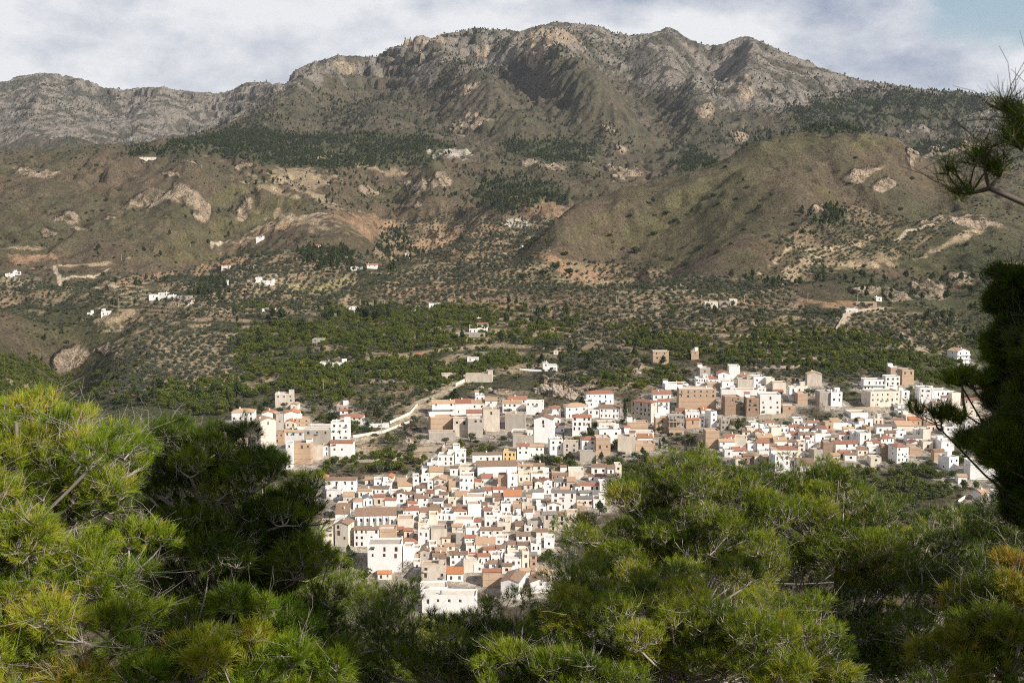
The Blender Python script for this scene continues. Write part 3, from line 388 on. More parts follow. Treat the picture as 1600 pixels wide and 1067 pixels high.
# slope for paint
Zg = z.reshape(sh); gzy = np.gradient(Zg, axis=1)/np.gradient(DD, axis=1)
gzx = np.gradient(Zg, axis=0)/np.maximum(np.gradient(TX, axis=0), 0.02)
slope = np.hypot(gzx, gzy).ravel()
def lerp(c, col, m):
    m = m[:, None]; return c*(1-m)+np.array(col)[None, :]*m
c = np.tile(np.array(SCRUB)[None, :], (len(x), 1))
gn = fbm(x/180, y/180, 4, 101)
c = lerp(c, SCRUBG, sstep(-0.15, 0.35, gn)*0.8)
c = lerp(c, (0.125,0.092,0.056), sstep(0.05, 0.5, fbm(x/60, y/60, 4, 103))*0.6*(1-far))
for e in E_GRASS:
    ii = esub(wx, wy, e); c[ii] = lerp(c[ii], (0.118,0.104,0.048), (1-sstep(0.4, 1.3, ell(wx[ii], wy[ii], e)))*0.6*(y[ii] < 3200))
# mountain rock
sky_y = np.interp(px, [p for p, q in SKY], [q for p, q in SKY])
leftm = sstep(4800, 5200, y)*(1-sstep(480, 560, px))
rockm = sstep(62, 3, (py-sky_y)+50*fbm(x/260, y/260, 4, 107))
rockm = np.maximum(rockm, (1-sstep(0.6, 1.25, ell(wx, wy, (1160,120,230,52,10))))*0.95)
rockm = np.maximum(rockm, leftm*0.95)
rm = np.clip(rockm*0.75+sstep(0.45, 1.0, slope)*0.7+(n1-0.45)*0.9-0.1+0.5*fbm(x/45, y/45, 4, 109), 0, 1)*far*np.clip(rockm+0.30, 0, 1)
c = lerp(c, (0.088,0.076,0.053), far*0.6)
c = lerp(c, ROCK, sstep(0.1, 0.8, rm)*0.85)
c = lerp(c, (0.30,0.235,0.17), sstep(0.25, 0.7, fbm(x/120, y/70, 4, 113)+0.1)*sstep(0.1, 0.8, rm)*0.5)
c = lerp(c, (0.058,0.056,0.036), sstep(-0.05, 0.3, fbm(x/60, y/60, 5, 127))*far*0.75)
gv = sstep(600, 800, y)*(1-sstep(1300, 1700, y))
c = lerp(c, (0.062,0.070,0.028), gv*sstep(-0.25, 0.2, fbm(x/85, y/85, 4, 117))*0.7)
orch = zmask(wx, wy, Z_CITRUS)*(y < 1500)
c = lerp(c, (0.085,0.085,0.040), orch*0.7)
pf = zmask(wx, wy, Z_PINE)*(y > 1000)
c = lerp(c, (0.06,0.062,0.032), pf*0.85)
oz = zmask(wx, wy, Z_OLIVE)*(y < 2300)
c = lerp(c, (0.27,0.20,0.12), oz*sstep(-0.35, 0.2, fbm(x/50, y/50, 3, 137))*0.7)
fs = fbm(x/14, y/14, 3, 131)
for e in E_SOIL:
    ii = esub(wx, wy, e, 2.0); ii = ii[np.abs(y[ii]-e[6]) < max(80, e[6]*0.2)]
    c[ii] = lerp(c[ii], SOILC[e[5]], (1-sstep(0.6, 1.15, ell(wx[ii], wy[ii], e)+0.95*fs[ii]))*np.where(y[ii] < 1800, 0.85, 0.62))
c = lerp(c, (0.33,0.25,0.16), terr*sstep(0.55, 0.8, fr)*(1-sstep(0.93, 1.0, fr))*sstep(-0.4, 0.05, fbm(x/25, y/25, 3, 139))*0.85)
hpts = np.array([[float(q) for q in t_.split()[:4]] for t_ in HL.replace('\n', '|').split('|') if t_.strip()])
hx, hy = hit(hmid, (hpts[:, 0]+hpts[:, 1])/2, hpts[:, 3])
PVX, PVY = np.arange(-420, 780, 4.0), np.arange(480, 1080, 4.0); pa, pb = np.meshgrid(PVX, PVY, indexing='ij'); pd = np.full(pa.shape, 1e9)
for a_, b_, q_ in zip(hx, hy, hpts): pd = np.minimum(pd, np.hypot(pa-a_, pb-b_-4)-(q_[1]-q_[0])*b_/F*0.5)
fi = np.clip((x+420)/4, 0, len(PVX)-1.01); fj = np.clip((y-480)/4, 0, len(PVY)-1.01); ii = fi.astype(int); jj = fj.astype(int)
pdist = pd[ii, jj]+(pd[ii+1, jj]-pd[ii, jj])*(fi-ii)+(pd[ii, jj+1]-pd[ii, jj])*(fj-jj)
pave = (1-sstep(3, 12, pdist+6*fbm(x/12, y/12, 3, 161)))*(y > 480)*(y < 1070)
c = lerp(c, (0.30,0.235,0.165), vill*0.45*sstep(-0.3, 0.3, fbm(x/20, y/20, 3, 163)))
c = lerp(c, (0.42,0.36,0.29), pave*0.85)
tcol = np.where((n2 > 0)[:, None], np.array(ROCKT)[None, :], np.array((0.34,0.265,0.185))[None, :])
m = (rk*(0.25+0.75*sstep(-0.25, 0.1, fbm(x/13, y/13, 4, 149)+rk*0.3-0.15)))[:, None]
c = c*(1-m)+tcol*m
road = np.zeros(len(x))
nr = (y > 480) & (y < 2400)
for w, pl in ROADW:
    d = np.full(len(x), 1e9); d[nr] = seg_d(x[nr], y[nr], pl)[0]
    road = np.maximum(road, 1-sstep(w*0.55, w*0.95, d+0.8*n2))
c = lerp(c, (0.46,0.37,0.26), road*0.9)
# stream bed and hillside near the camera
c = lerp(c, (0.12,0.095,0.05), (1-sstep(380, 470, y))*0.7)
c = c*(1+0.22*fbm(x/5, y/5, 3, 151))[:, None]
c = np.clip(c, 0.01, 0.8)

def grid_mesh(name, X, Y, Z):
    n, m = X.shape; me = bpy.data.meshes.new(name)
    co = np.empty((n*m, 3), np.float32); co[:, 0] = X.ravel(); co[:, 1] = Y.ravel(); co[:, 2] = Z.ravel()
    idx = np.arange(n*m, dtype=np.int32).reshape(n, m)
    q = np.stack([idx[:-1, :-1], idx[1:, :-1], idx[1:, 1:], idx[:-1, 1:]], -1).reshape(-1)
    nf = len(q)//4
    me.vertices.add(n*m); me.vertices.foreach_set('co', co.ravel())
    me.loops.add(len(q)); me.loops.foreach_set('vertex_index', q)
    me.polygons.add(nf); me.polygons.foreach_set('loop_start', np.arange(0, nf*4, 4, dtype=np.int32))
    me.polygons.foreach_set('use_smooth', np.ones(nf, bool)); me.update()
    return me
me = grid_mesh('terrain', TX, TY, z)
at = me.attributes.new('col', 'FLOAT_COLOR', 'POINT')
at.data.foreach_set('color', np.concatenate([c, np.clip(rk+far*rm, 0, 1)[:, None]], 1).astype(np.float32).ravel())
terrain = bpy.data.objects.new('terrain', me); COL.objects.link(terrain)
terrain['kind'] = 'structure'; terrain['label'] = 'scrubby and rocky hillsides rising from the valley floor to the mountain ridge'; 

# ------------------------------------------------------------------ materials
def newmat(name):
    m = bpy.data.materials.new(name); m.use_nodes = True; nt = m.node_tree
    return m, nt, nt.nodes['Principled BSDF']
def nd(nt, t, **kw):
    n = nt.nodes.new(t)
    for k_, v in kw.items():
        if k_.startswith('i_'): n.inputs[k_[2:]].default_value = v
        else: setattr(n, k_, v)
    return n
def mathn(nt, op, a, b=None, clamp=False):
    n = nt.nodes.new('ShaderNodeMath'); n.operation = op; n.use_clamp = clamp
    for i_, v in ((0, a), (1, b)):
        if v is None: continue
        if hasattr(v, 'links') or hasattr(v, 'is_linked'): nt.links.new(v, n.inputs[i_])
        else: n.inputs[i_].default_value = v
    return n.outputs[0]
def noise(nt, vec, scale, detail=4, rough=0.55):
    n = nt.nodes.new('ShaderNodeTexNoise'); n.inputs['Scale'].default_value = scale; n.inputs['Detail'].default_value = detail; n.inputs['Roughness'].default_value = rough
    if vec is not None: nt.links.new(vec, n.inputs['Vector'])
    return n.outputs['Fac']
def mulcol(nt, col, fac):
    n = nt.nodes.new('ShaderNodeMix'); n.data_type = 'RGBA'; n.blend_type = 'MULTIPLY'; n.inputs[0].default_value = 1
    nt.links.new(col, n.inputs[6]); nt.links.new(fac, n.inputs[7]); return n.outputs[2]
def terrain_mat():
    m, nt, b = newmat('hillside'); b.inputs['Roughness'].default_value = 0.95; b.inputs['Specular IOR Level'].default_value = 0.1
    a = nd(nt, 'ShaderNodeAttribute', attribute_name='col'); g = nd(nt, 'ShaderNodeNewGeometry')
    n1 = noise(nt, g.outputs['Position'], 0.35, 6, 0.7); n2 = noise(nt, g.outputs['Position'], 0.045, 6, 0.65); n3 = noise(nt, g.outputs['Position'], 1.3, 3, 0.7)
    r = nd(nt, 'ShaderNodeMapRange'); r.inputs[1].default_value = 0.3; r.inputs[2].default_value = 0.7; r.inputs[3].default_value = 0.35; r.inputs[4].default_value = 1.55; nt.links.new(n1, r.inputs[0])
    r2 = nd(nt, 'ShaderNodeMapRange'); r2.inputs[1].default_value = 0.3; r2.inputs[2].default_value = 0.7; r2.inputs[3].default_value = 0.72; r2.inputs[4].default_value = 1.25; nt.links.new(n2, r2.inputs[0])
    r3 = nd(nt, 'ShaderNodeMapRange'); r3.inputs[1].default_value = 0.3; r3.inputs[2].default_value = 0.7; r3.inputs[3].default_value = 0.75; r3.inputs[4].default_value = 1.25; nt.links.new(n3, r3.inputs[0])
    f = mathn(nt, 'MULTIPLY', mathn(nt, 'MULTIPLY', r.outputs[0], r2.outputs[0]), r3.outputs[0])
    cmb = nd(nt, 'ShaderNodeCombineColor'); 
    for i_ in range(3): nt.links.new(f, cmb.inputs[i_])
    nt.links.new(mulcol(nt, a.outputs['Color'], cmb.outputs[0]), b.inputs['Base Color'])
    bp = nd(nt, 'ShaderNodeBump'); bp.inputs['Strength'].default_value = 1.0; bp.inputs['Distance'].default_value = 2.6
    h = mathn(nt, 'ADD', n1, mathn(nt, 'MULTIPLY', mathn(nt, 'MULTIPLY', n2, a.outputs['Alpha']), 9.0))
    nt.links.new(h, bp.inputs['Height']); nt.links.new(bp.outputs[0], b.inputs['Normal'])
    return m
me.materials.append(terrain_mat())

# ------------------------------------------------------------------ light and sky
SUN_EL, SUN_AZ = 34.0, 54.0      # azimuth measured from straight behind the camera towards the right
sd = Vector((math.sin(rad(SUN_AZ))*math.cos(rad(SUN_EL)), -math.cos(rad(SUN_AZ))*math.cos(rad(SUN_EL)), math.sin(rad(SUN_EL))))
sl = bpy.data.lights.new('sun', 'SUN'); sl.energy = 5.0; sl.angle = rad(0.53); sl.color = (1.0, 0.95, 0.88)
so = bpy.data.objects.new('sun', sl); COL.objects.link(so); so.rotation_euler = sd.to_track_quat('Z', 'Y').to_euler(); so.location = (0, 0, 900)
W = bpy.data.worlds.new('World'); SC.world = W; W.use_nodes = True; nt = W.node_tree
bg = nt.nodes['Background']; bg.inputs['Strength'].default_value = 0.088
sky = nt.nodes.new('ShaderNodeTexSky'); sky.sky_type = 'NISHITA'; sky.sun_disc = False; sky.sun_elevation = rad(SUN_EL); sky.sun_rotation = math.atan2(sd.x, sd.y); sky.altitude = 300
tc = nt.nodes.new('ShaderNodeTexCoord')
mp = nt.nodes.new('ShaderNodeMapping'); mp.inputs['Scale'].default_value = (1.0, 1.0, 1.9); mp.inputs['Location'].default_value = (0.35, 0.1, 0.55); nt.links.new(tc.outputs['Generated'], mp.inputs['Vector'])
n_a = nt.nodes.new('ShaderNodeTexNoise'); n_a.inputs['Scale'].default_value = 3.4; n_a.inputs['Detail'].default_value = 9; n_a.inputs['Roughness'].default_value = 0.55; n_a.inputs['Distortion'].default_value = 0.1; nt.links.new(mp.outputs[0], n_a.inputs['Vector'])
n_b = nt.nodes.new('ShaderNodeTexNoise'); n_b.inputs['Scale'].default_value = 4.2; n_b.inputs['Distortion'].default_value = 0.1; n_b.inputs['Detail'].default_value = 8; n_b.inputs['Roughness'].default_value = 0.6; nt.links.new(mp.outputs[0], n_b.inputs['Vector'])
cov = nt.nodes.new('ShaderNodeMapRange'); cov.inputs[1].default_value = 0.26; cov.inputs[2].default_value = 0.38; cov.interpolation_type = 'SMOOTHSTEP'; hd = nt.nodes.new('ShaderNodeVectorMath'); hd.operation = 'DISTANCE'; hv = Vector((0.36, 0.93, 0.165)).normalized(); hd.inputs[1].default_value = hv
nt.links.new(tc.outputs['Generated'], hd.inputs[0]); hr = nt.nodes.new('ShaderNodeMapRange'); hr.inputs[1].default_value = 0.02; hr.inputs[2].default_value = 0.10; hr.inputs[3].default_value = -0.30; hr.inputs[4].default_value = 0.0; nt.links.new(hd.outputs['Value'], hr.inputs[0])
sz_ = nt.nodes.new('ShaderNodeSeparateXYZ'); nt.links.new(tc.outputs['Generated'], sz_.inputs[0])
he = nt.nodes.new('ShaderNodeMapRange'); he.inputs[1].default_value = 0.25; he.inputs[2].default_value = 0.6; he.inputs[3].default_value = 0.0; he.inputs[4].default_value = -0.17; nt.links.new(sz_.outputs[2], he.inputs[0])
nt.links.new(mathn(nt, 'ADD', mathn(nt, 'ADD', n_a.outputs['Fac'], hr.outputs[0]), he.outputs[0]), cov.inputs[0])
cr = nt.nodes.new('ShaderNodeValToRGB'); nt.links.new(n_b.outputs['Fac'], cr.inputs[0])
cr.color_ramp.elements[0].position = 0.40; cr.color_ramp.elements[0].color = (2.7, 3.25, 4.3, 1)
cr.color_ramp.elements[1].position = 0.58; cr.color_ramp.elements[1].color = (7.7, 7.75, 7.9, 1)
mx = nt.nodes.new('ShaderNodeMix'); mx.data_type = 'RGBA'; nt.links.new(cov.outputs[0], mx.inputs[0]); nt.links.new(sky.outputs[0], mx.inputs[6]); nt.links.new(cr.outputs[0], mx.inputs[7])
nt.links.new(mx.outputs[2], bg.inputs['Color'])
SC.view_settings.view_transform = 'Standard'; SC.view_settings.look = 'None'; SC.view_settings.exposure = 0.38; SC.view_settings.gamma = 1
SC.render.engine = 'CYCLES'; SC.cycles.use_denoising = False; SC.cycles.max_bounces = 6; SC.cycles.pixel_filter_type = 'BLACKMAN_HARRIS'; SC.cycles.filter_width = 1.05; SC.cycles.transparent_max_bounces = 8
# ------------------------------------------------------------------ house materials
def plaster(name, col, stain=0.18, bump=0.15, scale=1.0):
    m, nt, b = newmat(name); b.inputs['Roughness'].default_value = 0.9; b.inputs['Specular IOR Level'].default_value = 0.2
    g = nd(nt, 'ShaderNodeNewGeometry'); oi = nd(nt, 'ShaderNodeObjectInfo')
    mp_ = nd(nt, 'ShaderNodeMapping'); mp_.inputs['Scale'].default_value = (1, 1, 0.35); nt.links.new(g.outputs['Position'], mp_.inputs['Vector'])
    n1 = noise(nt, mp_.outputs[0], 0.55*scale, 5, 0.65); n2 = noise(nt, g.outputs['Position'], 3.0*scale, 3, 0.6)
    r = nd(nt, 'ShaderNodeMapRange'); r.inputs[1].default_value = 0.35; r.inputs[2].default_value = 0.7; r.inputs[3].default_value = 1.0; r.inputs[4].default_value = 1-stain; nt.links.new(n1, r.inputs[0])
    v = mathn(nt, 'MULTIPLY', r.outputs[0], mathn(nt, 'ADD', mathn(nt, 'MULTIPLY', oi.outputs['Random'], 0.16), 0.88))
    v = mathn(nt, 'MULTIPLY', v, mathn(nt, 'ADD', mathn(nt, 'MULTIPLY', n2, 0.2), 0.9))
    cc = nd(nt, 'ShaderNodeCombineColor')
    vb = mathn(nt, 'POWER', v, 1.18); nt.links.new(v, cc.inputs[0]); nt.links.new(mathn(nt, 'POWER', v, 1.06), cc.inputs[1]); nt.links.new(vb, cc.inputs[2])
    rgb = nd(nt, 'ShaderNodeRGB'); rgb.outputs[0].default_value = (*col, 1)
    nt.links.new(mulcol(nt, rgb.outputs[0], cc.outputs[0]), b.inputs['Base Color'])
    return m
def brickm(name, c1, c2):
    m, nt, b = newmat(name); b.inputs['Roughness'].default_value = 0.95
    tcn = nd(nt, 'ShaderNodeTexCoord'); n1 = noise(nt, tcn.outputs['Object'], 0.5, 5, 0.65); n2 = noise(nt, tcn.outputs['Object'], 4.0, 3)
    cr_ = nd(nt, 'ShaderNodeValToRGB'); cr_.color_ramp.elements[0].color = (*c1, 1); cr_.color_ramp.elements[1].color = (*c2, 1); cr_.color_ramp.elements[0].position = .3; cr_.color_ramp.elements[1].position = .7; nt.links.new(n1, cr_.inputs[0])
    sx_ = nd(nt, 'ShaderNodeSeparateXYZ'); nt.links.new(tcn.outputs['Object'], sx_.inputs[0])
    fr_ = mathn(nt, 'FRACT', mathn(nt, 'MULTIPLY', sx_.outputs[2], 1/2.9)); ln = mathn(nt, 'GREATER_THAN', fr_, 0.90)
    f = mathn(nt, 'SUBTRACT', mathn(nt, 'ADD', mathn(nt, 'MULTIPLY', n2, 0.3), 0.85), mathn(nt, 'MULTIPLY', ln, 0.25))
    cc = nd(nt, 'ShaderNodeCombineColor')
    for i_ in range(3): nt.links.new(f, cc.inputs[i_])
    nt.links.new(mulcol(nt, cr_.outputs[0], cc.outputs[0]), b.inputs['Base Color']); return m
def tilem(name, c1, c2):
    m, nt, b = newmat(name); b.inputs['Roughness'].default_value = 0.85
    tcn = nd(nt, 'ShaderNodeTexCoord'); oi = nd(nt, 'ShaderNodeObjectInfo')
    n1 = noise(nt, tcn.outputs['Object'], 1.1, 5, 0.7); wv = nd(nt, 'ShaderNodeTexWave'); wv.inputs['Scale'].default_value = 1.3; wv.inputs['Distortion'].default_value = 0.6; wv.bands_direction = 'X'
    nt.links.new(tcn.outputs['Object'], wv.inputs['Vector'])
    cr_ = nd(nt, 'ShaderNodeValToRGB'); cr_.color_ramp.elements[0].color = (*c1, 1); cr_.color_ramp.elements[1].color = (*c2, 1); cr_.color_ramp.elements[0].position = .28; cr_.color_ramp.elements[1].position = .72; nt.links.new(n1, cr_.inputs[0])
    f = mathn(nt, 'MULTIPLY', mathn(nt, 'ADD', mathn(nt, 'MULTIPLY', wv.outputs['Fac'], 0.3), 0.8), mathn(nt, 'ADD', mathn(nt, 'MULTIPLY', oi.outputs['Random'], 0.3), 0.8))
    cc = nd(nt, 'ShaderNodeCombineColor')
    for i_ in range(3): nt.links.new(f, cc.inputs[i_])
    nt.links.new(mulcol(nt, cr_.outputs[0], cc.outputs[0]), b.inputs['Base Color'])
    bp = nd(nt, 'ShaderNodeBump'); bp.inputs['Strength'].default_value = 0.6; bp.inputs['Distance'].default_value = 0.12; nt.links.new(wv.outputs['Fac'], bp.inputs['Height']); nt.links.new(bp.outputs[0], b.inputs['Normal'])
    return m
def plain(name, col, rough=0.8):
    m, nt, b = newmat(name); b.inputs['Roughness'].default_value = rough
    g = nd(nt, 'ShaderNodeNewGeometry'); n1 = noise(nt, g.outputs['Position'], 1.4, 4, 0.6)
    cr_ = nd(nt, 'ShaderNodeValToRGB'); cr_.color_ramp.elements[0].color = (*[c_*0.75 for c_ in col], 1); cr_.color_ramp.elements[1].color = (*[min(1, c_*1.2) for c_ in col], 1); nt.links.new(n1, cr_.inputs[0]); nt.links.new(cr_.outputs[0], b.inputs['Base Color']); return m
WM = {'w': plaster('white_plaster', (0.87, 0.84, 0.80), 0.16), 'c': plaster('cream_plaster', (0.80, 0.71, 0.59), 0.25), 'p': plaster('beige_plaster', (0.66, 0.575, 0.475), 0.3), 'g': plaster('grey_render_or_shade', (0.45, 0.40, 0.34), 0.25),  # g serves grey render and also white walls painted as shaded
      'y': plaster('yellow_plaster', (0.75, 0.55, 0.26), 0.15), 'k': brickm('bare_brick', (0.40, 0.27, 0.175), (0.50, 0.36, 0.245)), 'b': brickm('brown_stone', (0.24, 0.16, 0.105), (0.36, 0.25, 0.17))}
TM = {'o': tilem('orange_tile', (0.42, 0.14, 0.055), (0.54, 0.24, 0.11)), 'r': tilem('red_tile', (0.27, 0.10, 0.06), (0.41, 0.19, 0.115)), 'b': tilem('brown_tile', (0.17, 0.105, 0.07), (0.33, 0.21, 0.13)),
      't': tilem('tan_tile', (0.42, 0.25, 0.14), (0.56, 0.38, 0.24)), 'd': tilem('grey_tile', (0.16, 0.145, 0.13), (0.27, 0.24, 0.21))}
M_TERR = plaster('terrace_floor', (0.56, 0.42, 0.30), 0.3); M_TERRW = plaster('terrace_pale', (0.68, 0.60, 0.50), 0.25)
M_GLASS = plain('window_dark', (0.035, 0.035, 0.04), 0.25); M_WOOD = plain('shutter_brown', (0.13, 0.065, 0.035)); M_FRAME = plain('window_trim', (0.5, 0.46, 0.42)); M_METAL = plain('grey_metal', (0.25, 0.26, 0.27), 0.5)
M_CONC = plaster('concrete', (0.42, 0.37, 0.31), 0.25); M_DOOR = plain('door_brown', (0.10, 0.055, 0.03)); M_GREEN = plain('green_cloth', (0.02, 0.13, 0.09)); M_WHITE = WM['w']; M_TANK = plain('tank_grey', (0.3, 0.31, 0.33), 0.5)

class MB:
    def __init__(s): s.v = []; s.f = []; s.m = []
    def quad(s, *p, m=0):
        n = len(s.v); s.v += [tuple(q) for q in p]; s.f.append(tuple(range(n, n+len(p)))); s.m.append(m)
    def box(s, x0, y0, z0, x1, y1, z1, m=0):
        P = [(x0,y0,z0),(x1,y0,z0),(x1,y1,z0),(x0,y1,z0),(x0,y0,z1),(x1,y0,z1),(x1,y1,z1),(x0,y1,z1)]; n = len(s.v); s.v += P
        for f in ((0,3,2,1),(4,5,6,7),(0,1,5,4),(1,2,6,5),(2,3,7,6),(3,0,4,7)): s.f.append(tuple(n+i for i in f)); s.m.append(m)
    def slab(s, top, t, m=0):
        """a sheet of thickness t under polygon top"""
        n = len(s.v); k = len(top); s.v += [tuple(p) for p in top]+[(p[0], p[1], p[2]-t) for p in top]
        s.f.append(tuple(range(n, n+k))); s.f.append(tuple(range(n+2*k-1, n+k-1, -1))); s.m += [m, m]
        for i in range(k): s.f.append((n+i, n+(i+1) % k, n+k+(i+1) % k, n+k+i)); s.m.append(m)
    def cyl(s, x, y, z0, z1, r0, r1=None, n=8, m=0):
        r1 = r0 if r1 is None else r1; b = len(s.v)
        for z_, r_ in ((z0, r0), (z1, r1)):
            for i in range(n): a = 2*math.pi*i/n; s.v.append((x+r_*math.cos(a), y+r_*math.sin(a), z_))
        for i in range(n): s.f.append((b+i, b+(i+1) % n, b+n+(i+1) % n, b+n+i)); s.m.append(m)
        s.f.append(tuple(range(b+n-1, b-1, -1))); s.f.append(tuple(range(b+n, b+2*n))); s.m += [m, m]
    def mesh(s, name, mats):
        me_ = bpy.data.meshes.new(name); me_.from_pydata(s.v, [], s.f)
        for m_ in mats: me_.materials.append(m_)
        if len(mats) > 1: me_.polygons.foreach_set('material_index', s.m)
        me_.update(); return me_
    def obj(s, name, mats, parent=None, loc=(0, 0, 0)):
        return link(name, s.mesh(name, mats), parent, loc)
def link(name, me_, parent=None, loc=(0, 0, 0), rot=0, scale=None):
    o = bpy.data.objects.new(name, me_); COL.objects.link(o); o.location = loc
    if rot: o.rotation_euler = (0, 0, rot)
    if scale: o.scale = scale
    if parent is not None: o.parent = parent
    return o
def thing(name, loc, rz=0, label=None, cat=None, group=None):
    o = bpy.data.objects.new(name, None); COL.objects.link(o); o.location = loc; o.rotation_euler = (0, 0, rz); o.empty_display_size = 0.5
    tag(o, label, cat, group); return o
def tag(o, label=None, cat=None, group=None, kind=None):
    if label: o['label'] = label
    if cat: o['category'] = cat
    if group: o['group'] = group
    if kind: o['kind'] = kind
    return o
def facade(mb, o, u, w, h, holes, nrm, rev=0.18, z0=-5.0):
    """wall sheet from o along u (unit xy), w wide, from z0 to h, with recessed openings"""
    us = sorted({0.0, w} | {a for q in holes for a in q[:2]}); vs = sorted({z0, h} | {a for q in holes for a in q[2:]})
    P = lambda a, b, dd=0.0: (o[0]+u[0]*a-nrm[0]*dd, o[1]+u[1]*a-nrm[1]*dd, b)
    for i in range(len(us)-1):
        for j in range(len(vs)-1):
            cu, cv = (us[i]+us[i+1])/2, (vs[j]+vs[j+1])/2
            if any(q[0] < cu < q[1] and q[2] < cv < q[3] for q in holes): continue
            mb.quad(P(us[i], vs[j]), P(us[i+1], vs[j]), P(us[i+1], vs[j+1]), P(us[i], vs[j+1]))
    for a, b, c_, d_ in holes:
        mb.quad(P(a, c_), P(a, d_), P(a, d_, rev), P(a, c_, rev)); mb.quad(P(b, c_), P(b, c_, rev), P(b, d_, rev), P(b, d_))
        mb.quad(P(a, d_), P(b, d_), P(b, d_, rev), P(a, d_, rev)); mb.quad(P(a, c_), P(a, c_, rev), P(b, c_, rev), P(b, c_))
# unit window meshes (1 x 1, lying in xz, facing -y)
def window_meshes():
    out = []
    for k_, gm in enumerate((M_GLASS, M_GLASS, M_WOOD)):
        b = MB(); b.quad((0,0,0),(1,0,0),(1,0,1),(0,0,1), m=0)
        t = 0.10; fm = 1
        b.box(0,-0.06,0,t,-0.004,1,fm); b.box(1-t,-0.06,0,1,-0.004,1,fm); b.box(t,-0.06,0,1-t,-0.004,t,fm); b.box(t,-0.06,1-t,1-t,-0.004,1,fm)
        if k_ != 2: b.box(0.47,-0.05,t,0.53,-0.004,1-t,fm)
        out.append(b.mesh('window', [gm, M_FRAME if k_ == 0 else M_WOOD]))
    b = MB(); b.quad((0,0,0),(1,0,0),(1,0,1),(0,0,1)); b.box(0.02,-0.05,0,0.48,-0.004,0.97); b.box(0.52,-0.05,0,0.98,-0.004,0.97); out.append(b.mesh('door', [M_DOOR]))
    return out
WMESH = window_meshes()
HR = random.Random(5)
HOUSES = []      # (entry dict) for labels

